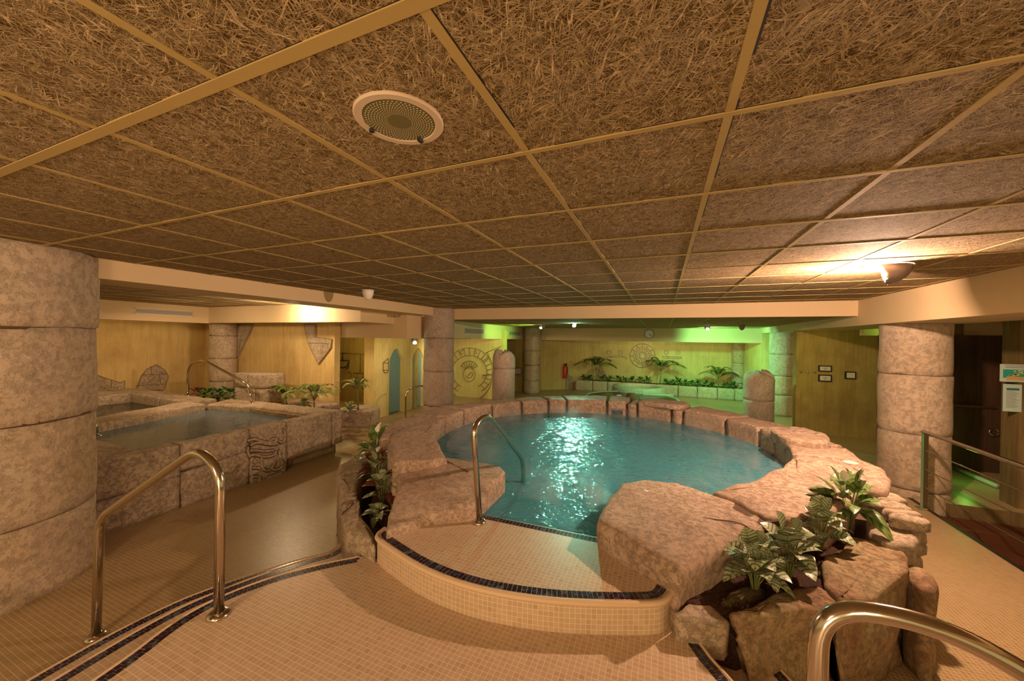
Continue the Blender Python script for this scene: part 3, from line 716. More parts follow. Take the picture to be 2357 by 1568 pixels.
# lower course, upper course, then the carved block and the end block
tstone(1.62, 2.36, 0, .33, 101, .05, TX+.01); tstone(1.60, 2.36, .335, .70, 102)
tstone(2.375, 3.10, 0, .40, 103, .06, TX+.01); tstone(2.375, 3.10, .41, .70, 104, .0)
tstone(3.115, 3.60, 0, .70, 105, .0, TX+.012)
tstone(3.615, 4.38, .16, .70, 106); tstone(4.39, 4.60, .16, .70, 107, .0, TX-.01)
tstone(3.615, 4.55, 0, .17, 108, .0, TX-.10, .1, 'stonedark', 'base_block')
eye = [[(400,430),(500,395),(600,420),(700,455),(800,465),(900,440),(930,410),(880,385),(820,410),(790,450)],
 [(440,520),(520,470),(620,460),(720,485),(850,500),(930,470)], [(950,420),(980,460),(1040,450),(1070,380),(1060,280),(1030,220)],
 [(430,610),(560,600),(700,625),(860,600)], [(440,690),(540,680),(640,715),(780,720),(880,680),(905,620)],
 [(960,600),(970,700),(1010,800),(1030,850)], [(650,730),(635,820),(650,900),(700,970),(790,960)],
 [(830,940),(870,850),(890,760),(895,680)], [(830,940),(900,960),(980,930),(1020,880)], [(545,755),(510,790),(530,830)],
 [(480,915),(610,922)], [(740,1200),(760,1090),(840,1070),(1000,1010)], [(880,1170),(940,1130),(990,1160)], [(490,1080),(600,1070),(620,1150)], [(400,540),(390,640),(440,720)]]
mbl = MB(); mbd = MB()
for c in eye:
    p = chaikin([V(520+x/7.84, 960+y/7.84, (TX+.022, 0, 0), (1, 0, 0)) for x, y in c], 2, False)
    tube(p, .017, 6, True, mbl); tube([q+Vector((-.004, 0, -.021)) for q in p], .009, 5, True, mbd); tube([q+Vector((-.006, 0, .019)) for q in p], .006, 5, True, mbd)
ec = mbl.build('eye_carving', M['stone'], tub, smooth=True); mbd.build('carved_groove', M['joint'], ec)
def rimstone(pts, z0, z1, seed, parent, nm='wall_block', mat='stone'):
    return stone_mesh(pts, z0, z1, .03, .012, .06, seed, 0).build(nm, M[mat], parent, smooth=True)
rimstone([(-5.15, 1.6), (-5.12, 2.08), (-6.9, 2.12), (-6.9, 1.6)], 0, .70, 110, tub)
rimstone([(-5.12, 4.17), (-5.12, 4.58), (-6.3, 4.55), (-6.3, 4.15)], 0, .70, 111, tub)
rimstone([(-6.31, 4.15), (-6.31, 4.55), (-7.7, 4.50), (-7.42, 3.92)], 0, .70, 112, tub)
rimstone([(-6.80, 2.08), (-7.38, 3.90), (-7.95, 3.92), (-7.35, 2.0)], 0, .72, 113, tub, 'dividing_block')
# inner joints of the far wall are modelled as narrow upright blocks
MB().box((-7.3, 4.10, .1), (-5.1, 4.16, .66)).build('inner_wall', M['stonedark'], tub)
for i, (y, z) in enumerate(((2.5, .36), (2.9, .28), (3.3, .20))): pass
M['paletile'] = mat_plain('pale_tile', (.72, .80, .84), .4)
for i in range(6):
    MB().add([( -5.1-i*.28, 2.1, .52-i*.08), (-5.1-i*.28, 4.1, .52-i*.08), (-5.38-i*.28, 4.1, .52-i*.08), (-5.38-i*.28, 2.1, .52-i*.08),
              (-5.38-i*.28, 4.1, .44-i*.08), (-5.38-i*.28, 2.1, .44-i*.08)], [(0, 1, 2, 3), (3, 2, 4, 5)]).build('underwater_step', M['paletile'], tub)
    MB().box((-5.40-i*.28, 2.1, .522-i*.08), (-5.34-i*.28, 4.1, .526-i*.08)).build('step_edge', mat_plain('step_edge', (.16, .22, .25), .4), tub)
MB().add([(-5.12, 2.08, .605), (-5.12, 4.17, .605), (-7.45, 4.17, .605), (-6.80, 2.08, .605)], [(0, 1, 2, 3)]).build('tub_water', M['tubwater'], label='clear pale blue water in the rectangular pool', cat='water')
spa = thing('spa_basin', (-9, 3.2, 0), 'dark-watered stone basin behind the rectangular pool, against the left wall', 'pool')
rimstone([(-10.1, 1.6), (-10.1, 4.02), (-11.1, 4.02), (-11.1, 1.6)], 0, .70, 120, spa)
rimstone([(-7.97, 3.95), (-7.97, 4.4), (-9.0, 4.4), (-9.0, 3.98)], 0, .69, 121, spa)
rimstone([(-9.02, 3.98), (-9.02, 4.4), (-11.1, 4.45), (-11.1, 4.03), (-10.1, 4.0)], 0, .70, 122, spa)
rimstone([(-7.3, 1.5), (-7.3, 2.0), (-10.1, 2.0), (-10.1, 1.5)], 0, .70, 123, spa)
MB().add([(-7.35, 2.0, .52), (-7.97, 4.0, .52), (-10.1, 4.0, .52), (-10.1, 2.0, .52)], [(0, 1, 2, 3)][::1]).build('spa_water', M['darkwater'], label='still dark water in the small basin near the left wall', cat='water')

# planting bed behind the tub with its stone pedestal
bed = thing('back_planter', (-8, 5.2, 0), 'stone-edged planting bed running behind the rectangular pool', 'planter')
rimstone([(-9.7, 4.60), (-6.35, 4.66), (-6.30, 5.8), (-9.7, 5.8)], 0, .52, 130, bed, 'bed_edge')
rimstone([(-6.55, 5.72), (-6.12, 5.82), (-5.70, 6.05), (-5.82, 6.45), (-6.15, 6.60), (-6.55, 6.4)], 0, .37, 131, bed, 'bed_edge')
px0 = V(603, 868, (0, 4.85, 0), (0, 1, 0)); pxl = V(537, 866, (0, 4.85, 0), (0, 1, 0)); pyr = V(656, 866, (px0.x, 0, 0), (1, 0, 0))
ped = thing('stone_pedestal', (px0.x, 4.9, .5), 'square block-built stone pedestal standing among plants behind the tub', 'pedestal')
xm = (pxl.x+px0.x)/2
for (a, b_, z0, z1, s_) in ((pxl.x, xm, .86, 1.15, 1), (xm, px0.x, .86, 1.15, 2), (pxl.x, px0.x-.2, .5, .86, 3), (px0.x-.19, px0.x, .5, .86, 4)):
    stone_mesh([(a+.005, 4.85), (b_-.005, 4.85), (b_-.005, pyr.y), (a+.005, pyr.y)], z0, z1-.006, .02, .01, .06, 140+s_, 0).build('stone_course', M['stone'], ped, smooth=True)

# ================================================================= far hall furniture
fp = thing('long_planter', (0, 14.2, 0), 'low pale block wall of the planting bed along the far wall', 'planter')
xs = [-3.1, -2.45, -1.9, -1.4, -.9, -.2, .5, 1.1, 1.7, 2.2, 2.85]
for i in range(len(xs)-1):
    stone_mesh([(xs[i]+.008, 13.95), (xs[i+1]-.008, 13.95), (xs[i+1]-.008, 14.15), (xs[i]+.008, 14.15)], 0, .38, .015, .008, .07, 150+i, 0).build('wall_block', M['column'], fp, smooth=True)
MB().box((-3.1, 14.15, 0), (2.85, 14.98, .33)).build('soil', M['soil'], fp)
pond = thing('sunken_pond', (-.85, 11.2, 0), 'dark green round pond with a low rim in the far hall', 'pond')
lathe([(1.28, 0), (1.30, .27), (1.275, .29), (1.25, .28), (1.24, .05)], (-.85, 11.2), 64, .01, 4, 3, None, False).build('pond_rim', M['stone'], pond, smooth=True)
n = 64; MB().add([(-.85+1.25*math.cos(i*2*math.pi/n), 11.2+1.25*math.sin(i*2*math.pi/n), .265) for i in range(n)], [tuple(range(n))]).build('pond_water', M['pondwater'], label='olive green still water of the far round pond', cat='water')
rt = thing('round_tub', (-.75, 12.9, 0), 'pale round raised tub in front of the far planting bed', 'tub')
lathe([(.86, 0), (.84, .36), (.80, .42), (.62, .42), (.58, .36), (.56, .1)], (-.75, 12.95), 56, .01, 5, 3, None, False).build('tub_wall', M['column'], rt, smooth=True)
stone_mesh([(-.6, 11.98), (.15, 12.05), (.35, 12.45), (-.1, 12.3), (-.6, 12.15)], 0, .30, .02, .01, .07, 160, 0).build('tub_step', M['column'], rt, smooth=True)
am = thing('clay_jar', (-.80, 10.75, .27), 'broken brown clay jar lying half sunk in the far pond', 'jar')
prof = [(.02, .13), (.10, .14), (.155, .22), (.165, .31), (.14, .40), (.10, .44), (.105, .46), (.09, .46), (.08, .43)]
lathe(prof, (-.80, 10.75), 28, .012, 9, 6).build('jar_body', mat_stone('terracotta', (.36, .15, .05), (.28, .11, .04), (.14, .05, .02), 3), am, smooth=True)
tube([(-.66, 10.75, .40), (-.58, 10.75, .38), (-.57, 10.75, .30), (-.64, 10.75, .27)], .018, 8).build('jar_handle', M['stonedark'], am, smooth=True)

# ================================================================= handrails
def handrail(label, pts, rad, r_, bases, group='stainless steel handrails', name='handrail'):
    t = thing(name, bases[0], label, 'handrail', group)
    tube(fillet(pts, rad), r_, 20).build('rail_tube', M['steel'], t, smooth=True)
    for b_ in bases[:1 if len(bases) == 1 else 2]:
        lathe([(r_*2.3, b_[2]), (r_*2.3, b_[2]+.006), (r_*1.9, b_[2]+.016), (r_*1.35, b_[2]+.020), (r_*1.05, b_[2]+.020)], (b_[0], b_[1]), 28).build('floor_flange', M['steel'], t, smooth=True)
    return t
handrail('front handrail on the left, one foot on the landing and one on the lower floor', [(-2.138, 1.2, .45), (-2.135, 1.2, 1.21), (-2.33, 1.195, 1.30), (-3.27, 1.155, .755), (-3.29, 1.15, 0)], [.12, .10, .10], .0235, [(-2.138, 1.2, .45), (-3.29, 1.15, 0)])
handrail('nearest handrail, cut off by the lower right corner of the photo', [(.395, 1.24, .45), (.402, 1.24, 1.215), (.64, 1.24, 1.235), (1.44, 1.24, .84), (1.46, 1.24, 0)], [.19, .16, .1], .0235, [(.395, 1.24, .45), (1.46, 1.24, .15)])
handrail('handrail leading from the mosaic platform down into the round pool', [(-1.19, 2.33, .615), (-1.19, 2.22, 1.33), (-1.19, 2.44, 1.36), (-1.19, 3.20, .80), (-1.19, 3.235, .30)], [.16, .09, .10], .021, [(-1.19, 2.33, .615)])
handrail('thin handrail at the far corner of the spa basin, by the reddish plants', [(-8.83, 4.35, .69), (-8.83, 4.35, 1.33), (-8.3, 4.35, 1.42), (-6.98, 4.35, 1.04), (-6.86, 4.35, .69)], [.25, .15, .15], .022, [(-8.83, 4.35, .69), (-6.86, 4.35, .69)])
handrail('handrail dipping into the rectangular pool beside the thick left column', [(-7.05, 2.15, .70), (-7.0, 2.15, 1.20), (-6.75, 2.15, 1.22), (-6.24, 2.15, .93), (-6.18, 2.15, .70)], [.12, .1, .08], .02, [(-7.05, 2.15, .70), (-6.18, 2.15, .70)])
a1 = G(933, 985, 0); 
handrail('short handrail in front of the right blue arch, partly behind the pool rim', [a1, a1+Vector((0, 0, .80)), a1+Vector((.15, .35, .88)), a1+Vector((.30, .95, .52)), a1+Vector((.30, .97, 0))], [.15, .1, .1], .02, [tuple(a1)])

rl = thing('cable_railing', (2.84, 5.8, 0), 'steel railing with thin cables guarding the stairwell on the right', 'railing')
for y in (5.80, 3.4, 1.0):
    MB().box((2.82, y-.025, 0), (2.86, y+.025, .885)).build('post', M['steel'], rl)
    MB().box((2.78, y-.05, 0), (2.88, y+.05, .012)).build('post_foot', M['steel'], rl)
tube([(2.84, 5.84, .90), (2.84, .8, .90)], .022, 14).build('top_rail', M['steel'], rl, smooth=True)
for z in (.69, .47, .26): tube([(2.84, 5.8, z), (2.84, .8, z)], .006, 8).build('cable', M['steel'], rl, smooth=True)
stw = thing('wooden_stair', (4.5, 5.6, -.62), 'dark wooden stair treads descending behind the cable railing', 'stairs')
for i in range(3): MB().box((2.93, 5.75-i*.34, -.62), (6.5, 6.10-i*.34, -.15-i*.15)).build('tread', mat_plain('dark_wood', (.10, .032, .012), .5), stw)
k0 = G(2188, 1074, .03); k1 = G(2296, 1120, .03)
tube([k0, k1], .03, 10).build('kerb_rail', mat_plain('green_rail', (.35, .5, .35), .3), label='low rail glowing green beside the dark door', cat='rail', smooth=True)

# ================================================================= small fittings
def vent(c, ax, w, h, label, group=None):
    """slim air grille; ax: +1 faces +x"""
    t = thing('air_vent', c, label, 'vent', group); x, y, z = c; d = .012
    f = MB(); f.box((x, y-w/2, z+h/2-.012), (x+d, y+w/2, z+h/2)); f.box((x, y-w/2, z-h/2), (x+d, y+w/2, z-h/2+.012)); f.box((x, y-w/2, z-h/2), (x+d, y-w/2+.012, z+h/2)); f.box((x, y+w/2-.012, z-h/2), (x+d, y+w/2, z+h/2)); f.build('vent_frame', M['white'], t)
    MB().box((x, y-w/2+.01, z-h/2+.01), (x+.003, y+w/2-.01, z+h/2-.01)).build('vent_back', M['grey'], t)
    s = MB()
    for i in range(1, 4): zz = z-h/2+h*i/4; s.box((x+.002, y-w/2+.01, zz-.006), (x+.010, y+w/2-.01, zz+.002))
    s.build('vent_slats', M['white'], t)
vent((-9.77, 4.40, 2.385), 1, 1.0, .115, 'long white air grille on the spa bay fascia')
vent((-4.72, 8.78, 2.12), 1, 1.12, .15, 'larger glowing air grille on the green-lit fascia, nearer the pink column')
vent((-4.72, 11.7, 2.11), 1, 1.1, .14, 'smaller air grille on the green-lit fascia, nearer the slim pale column')
ck = thing('wall_clock', (-.43, 12.88, 2.155), 'round white wall clock on the far fascia', 'clock')
def disc(c, r_, y0, y1, n=40):
    mb = MB(); cx, cy, cz = c
    vs = [(cx+r_*math.cos(i*2*math.pi/n), y, cz+r_*math.sin(i*2*math.pi/n)) for y in (y0, y1) for i in range(n)]
    mb.add(vs, [tuple(range(n)), tuple(range(n, 2*n))[::-1]]+[(i, n+i, n+(i+1) % n, (i+1) % n) for i in range(n)]); return mb
disc((-.43, 0, 2.155), .155, 12.87, 12.90).build('clock_case', M['grey'], ck)
cf = disc((-.43, 0, 2.155), .132, 12.864, 12.872).build('clock_face', mat_plain('clock_white', (.8, .76, .72), .4), ck)
for i in range(12):
    a = i*math.pi/6; MB().box((-.43+.108*math.cos(a)-.007, 12.859, 2.155+.108*math.sin(a)-.007), (-.43+.108*math.cos(a)+.007, 12.866, 2.155+.108*math.sin(a)+.007)).build('hour_mark', M['black'], cf)
tube([(-.43, 12.858, 2.155), (-.395, 12.858, 2.09)], .007, 6).build('hour_hand', M['black'], cf); tube([(-.43, 12.857, 2.155), (-.35, 12.857, 2.085)], .005, 6).build('minute_hand', M['black'], ck)

# ceiling loudspeaker
sp = thing('ceiling_speaker', (-.725, .87, CM), 'round white ceiling loudspeaker with a dotted grille', 'speaker')
lathe([(.127, CM), (.127, CM-.005), (.124, CM-.008), (.104, CM-.008), (.101, CM-.004)], (-.725, .87), 72, 0, 0, 1, None, False).build('speaker_ring', mat_plain('ring_paint', (.62, .50, .38), .6), sp, smooth=False)
m_, nt, b_ = new_mat('speaker_grille'); b_.inputs['Base Color'].default_value = (.20, .18, .08, 1); b_.inputs['Roughness'].default_value = .4; b_.inputs['Metallic'].default_value = .3
n = 48; spg = MB().add([(-.725+.101*math.cos(-i*2*math.pi/n), .87+.101*math.sin(-i*2*math.pi/n), CM-.006) for i in range(n)], [tuple(range(n))]); spg = spg.build('speaker_grille', m_, sp)
dots = MB()
for i in range(9):
    rr_ = .094-.0085*i*(1-.02*i); cnt = 52; ds = .0026*(rr_/.094)**.8
    for j in range(cnt):
        a = (j+.5*(i % 2))*2*math.pi/cnt; cx, cy = -.725+rr_*math.cos(a), .87+rr_*math.sin(a)
        dots.add([(cx+ds*math.cos(-q*math.pi/3), cy+ds*math.sin(-q*math.pi/3), CM-.0068) for q in range(6)], [tuple(range(6))])
dots.build('grille_holes', mat_plain('grille_dot', (.85, .75, .52), .5), spg)
MB().box((-.727, .955, CM-.018), (-.717, .975, CM-.006)).build('clip', M['black'], sp)
MB().box((-.833, .862, CM-.018), (-.820, .872, CM-.006)).build('clip', M['black'], sp)

def cone_lamp(loc, z, r_, h, label, mat='white', name='ceiling_spotlight', tip=None, group='cone spotlights', glow=None, aim=(0, 0)):
    t = thing(name, (loc[0], loc[1], z), label, 'light', group)
    lathe([(r_*1.15, z), (r_*1.15, z-.008), (r_, z-.010)], loc, 28).build('base_plate', M[mat], t, smooth=False)
    n_ = 8; pr = [(r_*math.sqrt(max(.0, 1-(i/n_)**1.8)) + .004, z-.010-h*i/n_) for i in range(n_+1)]
    lathe(pr, loc, 28).build('lamp_housing', M[mat], t, smooth=True)
    if glow:
        gx, gy, gz = loc[0]+aim[0], loc[1]+aim[1], z-h*.75
        lathe([(.004, gz-.03), (.03, gz-.025), (.042, gz), (.03, gz+.025), (.004, gz+.03)], (gx, gy), 16).build('lamp_glass', glow, t, smooth=True)
    return t
g_warm = mat_plain('lamp_warm', (1, .8, .6), .3, 0, (1, .72, .48), 30); g_green = mat_plain('lamp_green', (.5, 1, .8), .3, 0, (.35, 1, .70), 260); g_soft = mat_plain('lamp_soft', (.9, 1, .6), .3, 0, (.9, 1, .6), 14)
cone_lamp((-3.72, 3.87), CM, .07, .13, 'white pointed sensor on the ceiling beside the left beam', name='ceiling_sensor')
cone_lamp((-3.17, 9.99), CB, .06, .12, 'green-glowing spotlight beside the slim pale column', 'grey', glow=g_soft, aim=(-.05, -.02))
cone_lamp((-2.09, 9.24), CB, .05, .09, 'dazzling green spotlight under the far ceiling', 'grey', glow=g_green, aim=(.0, -.06))
cone_lamp((1.05, 10.73), CB, .065, .13, 'grey spotlight left of the pair before the bright green fascia', 'grey', glow=g_soft, aim=(.0, -.05))
cone_lamp((1.78, 10.48), CB, .065, .12, 'dark unlit spotlight, right one of the pair near the green fascia', 'grey')
l3 = V(1483, 786, (0, 13.4, 0), (0, 1, 0)); cone_lamp((l3.x, l3.y), 2.05, .05, .16, 'small spotlight over the sun-wheel relief on the far wall', 'grey', glow=g_soft)
cone_lamp((-4.95, 6.5), 1.905, .055, .12, 'small grey spotlight under the soffit in front of the arches', 'grey', glow=g_soft, aim=(.03, -.02))
# the wall-washer that lights the pool: half-cone shade open towards the left
ml = thing('wall_washer', (1.68, 3.93, CM), 'bright cone-shaded ceiling washer shining over the pool at the right', 'light')
hs = MB(); nn = 18; vs = []
for (r_, z) in ((.14, CM-.004), (.13, CM-.06), (.105, CM-.10), (.06, CM-.13), (.004, CM-.15)):
    for j in range(nn+1):
        a = -2.25+3.4*j/nn; vs.append((1.68+r_*math.cos(a), 3.93+r_*math.sin(a), z))
fs = [(i*(nn+1)+j, i*(nn+1)+j+1, (i+1)*(nn+1)+j+1, (i+1)*(nn+1)+j) for i in range(4) for j in range(nn)]
sh = hs.add(vs, fs).build('lamp_shade', M['grey'], ml, smooth=True)
so_ = sh.modifiers.new('thickness', 'SOLIDIFY'); so_.thickness = .004
tube([(1.60, 3.88, CM-.02), (1.67, 3.86, CM-.10), (1.63, 3.84, CM-.125)], .007, 8).build('lamp_bracket', M['white'], ml, smooth=True)
MB().box((1.52, 3.84, CM-.045), (1.64, 3.92, CM-.035)).build('lamp_tube', g_warm, ml)

# fire extinguisher on the middle wall
wn = Vector((1.5, -1.65, 0)).normalized()
q = V(1298, 852, (-4.3, 13.3, 0), (1.5, -1.65, 0)); q += wn*.10
fe = thing('fire_extinguisher', (q.x, q.y, q.z-.3), 'small red fire extinguisher hung on the brown wall left of the far bay', 'extinguisher')
lathe([(.085, q.z-.30), (.09, q.z-.28), (.09, q.z+.12), (.06, q.z+.18), (.03, q.z+.20)], (q.x, q.y), 20).build('cylinder', M['red'], fe, smooth=True)
MB().box((q.x-.05, q.y-.03, q.z+.20), (q.x+.06, q.y+.03, q.z+.26)).build('valve_handle', M['black'], fe)
tube([(q.x+.05, q.y-.04, q.z+.22), (q.x+.11, q.y-.04, q.z+.05), (q.x+.10, q.y-.04, q.z-.15)], .012, 8).build('hose', M['black'], fe, smooth=True)

# framed signs and hooks on the olive wall
PY = 9.66
def framed(x0, y0, x1, y1, label, group=None):
    a = V(x0, y0, (0, PY, 0), (0, 1, 0)); b_ = V(x1, y1, (0, PY, 0), (0, 1, 0))
    t = thing('framed_sign', (a.x, PY-.03, b_.z), label, 'sign', group)
    MB().box((a.x, PY-.035, b_.z), (b_.x, PY-.002, a.z)).build('sign_frame', M['black'], t)
    w = .022; MB().box((a.x+w, PY-.038, b_.z+w), (b_.x-w, PY-.034, a.z-w)).build('sign_face', mat_plain('sign_face', (.60, .58, .45), .5), t)
    return a, b_, t
for (x0, y0, x1, y1, lb) in ((1883, 841, 1913, 856, 'upper of two small landscape signs on the olive wall'), (1883, 862, 1913, 879, 'lower of two small landscape signs on the olive wall')):
    a, b_, t = framed(x0, y0, x1, y1, lb); s_ = MB(); c = (a+b_)/2
    for i in range(3):
        an = i*math.pi/3+.3; dx, dz = .045*math.cos(an), .045*math.sin(an); tube([(c.x-dx, PY-.040, c.z-dz), (c.x+dx, PY-.040, c.z+dz)], .003, 5, True, s_)
    s_.build('sign_symbol', M['grey'], t)
framed(1944, 855, 1969, 873, 'square black-framed sign on its own on the olive wall')
hk = thing('hook_rail', tuple(V(1850, 855, (0, PY-.02, 0), (0, 1, 0))), 'row of four small metal hooks on the olive wall', 'hooks')
for i, x in enumerate((1826, 1843, 1859, 1875)):
    c = V(x, 855+i*.4, (0, PY-.025, 0), (0, 1, 0)); lathe([(.012, c.z-.02), (.02, c.z-.005), (.012, c.z+.012)], (c.x, c.y), 12).build('hook', M['steel'], hk, smooth=True)

# notices on the brown wall
def notice(px, label, nm):
    a = V(*px[0], (0, 6.3-.006, 0), (0, 1, 0)); b_ = V(*px[1], (0, 6.3-.006, 0), (0, 1, 0))
    t = thing(nm, (a.x, a.y, b_.z), label, 'notice'); MB().box((a.x, a.y-.003, b_.z), (b_.x, a.y+.004, a.z)).build('paper', mat_plain('paper_'+nm, (.45, .60, .52), .6), t)
    return a, b_, t
a, b_, t = notice(((2302, 838), (2400, 882)), 'wide notice with a teal picture, upper one at the right edge', 'picture_notice')
w = b_.x-a.x; h = a.z-b_.z; y_ = a.y-.005
MB().box((a.x+.07*w, y_, b_.z+.22*h), (a.x+.93*w, y_+.003, a.z-.30*h)).build('picture', mat_plain('teal_print', (.02, .32, .25), .5), t)
pm = MB(); rz = random.Random(2)
for i in range(16): x = a.x+w*rz.uniform(.2, .5); z = b_.z+h*rz.uniform(.30, .62); pm.box((x, y_-.001, z), (x+w*.06, y_+.001, z+h*.06))
pm.build('map_blocks', mat_plain('sand_print', (.60, .52, .22), .5), t)
MB().box((a.x+.15*w, y_-.001, b_.z+.10*h), (a.x+.75*w, y_+.001, b_.z+.30*h)).build('caption_band', mat_plain('ochre_print', (.55, .36, .12), .5), t)
tl = MB()
for i in range(2): tl.box((a.x+.12*w, y_, a.z-h*(.10+.09*i)), (a.x+.88*w, y_+.002, a.z-h*(.07+.09*i)))
tl.build('text_lines', M['grey'], t)
a, b_, t = notice(((2309, 884), (2351, 949)), 'portrait sheet of printed rules, lower one at the right edge', 'text_notice')
w = b_.x-a.x; h = a.z-b_.z; y_ = a.y-.005
MB().box((a.x+.18*w, y_, a.z-.22*h), (a.x+.85*w, y_+.002, a.z-.14*h)).build('header_band', mat_plain('navy_print', (.03, .14, .16), .5), t)
tl = MB()
for i in range(14): tl.box((a.x+.16*w, y_, a.z-h*(.27+.045*i)), (a.x+w*(.62+.24*((i*7) % 5)/5), y_+.002, a.z-h*(.257+.045*i)))
tl.build('text_lines', M['grey'], t)

# ================================================================= wall reliefs
def relief(name, label, curves, P0, n, r_, mat, ox=0, oy=0, sc=1, group=None, smooth_=2):
    nv = Vector(n).normalized(); nv = nv if nv.dot(-FW) > 0 or True else -nv
    mb = MB(); c0 = None
    for c in curves:
        p = [V(ox+x*sc, oy+y*sc, P0, n) for x, y in c]
        if c0 is None: c0 = p[0]
        if smooth_ and len(p) > 2: p = chaikin(p, smooth_, False)
        tube(p, r_, 6, True, mb)
    return mb.build(name, M[mat], label=label, cat='relief', group=group, smooth=True)
def arc(cx, cy, rx, ry, a0, a1, n=24): return [(cx+rx*math.cos(math.radians(a0+(a1-a0)*i/n)), cy-ry*math.sin(math.radians(a0+(a1-a0)*i/n))) for i in range(n+1)]
M['groove'] = mat_plain('groove_brown', (.20, .13, .04), .8); M['groovelight'] = mat_plain('groove_light', (.26, .21, .08), .8)
cs = [arc(300, 790, 318, 315, -60, 240, 40), arc(300, 805, 235, 225, -60, 240, 40), arc(300, 800, 318, 400, -150, -20, 20)]
cs += [arc(295, 840, 80, 95, 0, 360), arc(295, 780, 125, 125, 25, 155), arc(295, 790, 60, 60, 20, 160)]
for a in (30, 50, 70, 90, 110, 130, 150):
    t_ = math.radians(a); cs.append([(295+65*math.cos(t_), 790-65*math.sin(t_)), (295+125*math.cos(t_), 780-125*math.sin(t_))])
for a in list(range(-50, 240, 14)):
    t_ = math.radians(a); cs.append([(300+238*math.cos(t_), 803-228*math.sin(t_)), (300+315*math.cos(t_), 792-312*math.sin(t_))])
cs += [[(520, 850), (480, 860), (485, 895), (515, 890), (520, 865)], [(220, 500), (170, 540), (190, 570), (215, 550)], [(380, 500), (400, 560), (370, 560), (365, 530)],
       [(280, 860), (320, 800), (350, 840), (300, 900), (240, 850)], [(470, 845), (620, 845)], [(470, 660), (560, 600)], [(540, 540), (610, 690)], [(520, 545), (740, 450)], [(640, 520), (735, 455)]]
relief('round_relief', 'large round carved relief with scrolls and a fan on the gold wall', cs, (0, 10.585, 0), (0, 1, 0), .011, 'groovelight', 1030, 720, .1697)
cs = [arc(880, 485, 140, 135, 0, 360, 40), arc(880, 485, 100, 98, 0, 360, 30), arc(880, 485, 80, 80, 0, 360, 30), arc(880, 485, 32, 32, 0, 360, 16)]
for a in range(0, 360, 24): t_ = math.radians(a); cs.append([(880+34*math.cos(t_), 485-34*math.sin(t_)), (880+80*math.cos(t_), 485-80*math.sin(t_))])
for a in range(0, 360, 30): t_ = math.radians(a); cs.append([(880+102*math.cos(t_), 485-102*math.sin(t_)), (880+138*math.cos(t_), 485-138*math.sin(t_))])
relief('sun_wheel_relief', 'pale spoked sun wheel relief in the middle of the far wall', cs, (0, 14.98, 0), (0, 1, 0), .016, 'column', 1300, 720, .2037)
for (x0, lb) in ((0, 'shelf-like relief with two discs left of the sun wheel'), (645, 'shelf-like relief with two discs right of the sun wheel')):
    cs = [[(475+x0, 510), (510+x0, 480), (680+x0, 485), (700+x0, 530)] if x0 == 0 else [(1105, 490), (1330, 500), (1310, 520), (1110, 515), (1105, 490)], arc(502+x0, 447, 22, 22, 0, 360, 14), arc(635+x0, 447, 20, 22, 0, 360, 14), [(500+x0, 500), (670+x0, 500)]]
    relief('shelf_relief', lb, cs, (0, 14.98, 0), (0, 1, 0), .014, 'column', 1300, 720, .2037, 'shelf reliefs')
cs = [[(615, 750), (780, 755)], arc(698, 755, 80, 95, 180, 360, 14), arc(698, 765, 50, 55, 190, 350, 10), [(545, 740), (590, 745), (585, 800)], [(820, 760), (845, 765), (835, 820), (805, 800), (820, 760)], [(630, 865), (655, 880), (630, 935), (605, 920), (630, 865)], [(720, 885), (745, 890), (760, 945), (715, 940), (720, 885)], [(398, 500), (845, 520)], [(700, 525), (695, 745)]]
relief('sun_relief', 'half-sun carving with loose rays inside the dark niche', cs, (0, 8.285, 0), (0, 1, 0), .012, 'groove', 700, 720, .185)
cs = [[(400, 592), (562, 595)], arc(480, 595, 82, 90, 180, 350, 12), [(425, 620), (440, 700)], [(540, 620), (555, 680), (520, 700)], [(478, 500), (478, 590)]]
relief('bull_relief', 'dark horned carving at the left of the niche wall', cs, (0, 8.285, 0), (0, 1, 0), .014, 'black', 700, 720, .185)
cs = [[(985, 625), (1045, 570), (1050, 625), (985, 625), (985, 715), (1048, 715), (1050, 625)], [(985, 715), (1000, 750), (1045, 740), (1048, 715)]]
relief('lantern_relief', 'small hexagonal stone lantern carving left of the arches', cs, (-6.24, 0, 0), (1, 0, 0), .011, 'groove', 700, 720, .185, None, 0)
def patch(label, px, P0, n, thick, seams=(), mat='stone'):
    nv = Vector(n).normalized(); p = [V(x, y, P0, n) for x, y in px]; d = nv*thick
    if d.dot(Vector((0, 0, CZ))-p[0]) < 0: d = -d
    t = thing('exposed_stonework', p[0], label, 'stonework'); n_ = len(p)
    MB().add([q+d for q in p]+[q for q in p], [tuple(range(n_)), tuple(range(n_, 2*n_))[::-1]]+[(i, i+n_, (i+1) % n_+n_, (i+1) % n_) for i in range(n_)]).build('stone_face', M[mat], t)
    mb = MB()
    for s_ in list(seams)+[list(px)+[px[0]]]: tube([V(x, y, P0, n)+d*1.05 for x, y in s_], thick*.2, 5, True, mb)
    mb.build('stone_joints', M['groove'], t)
WL = ((-11.19, 0, 0), (1, 0, 0)); W2 = ((0, 5.89, 0), (0, 1, 0))
patch('peaked patch of exposed stones above the spa basin, right of the longer one', [(312, 897), (323, 868), (336, 850), (358, 839), (378, 852), (386, 866), (379, 888), (374, 898)], *WL, .03, [[(323, 863), (384, 862)], [(347, 843), (346, 862)], [(365, 862), (368, 883)], [(312, 888), (375, 884)], [(335, 885), (358, 864)]])
patch('long low patch of exposed stones above the spa basin beside the thick column', [(195, 852), (203, 856), (240, 870), (275, 881), (285, 876), (285, 897), (195, 900)], *WL, .03, [[(195, 868), (224, 868)], [(254, 874), (255, 894)]])
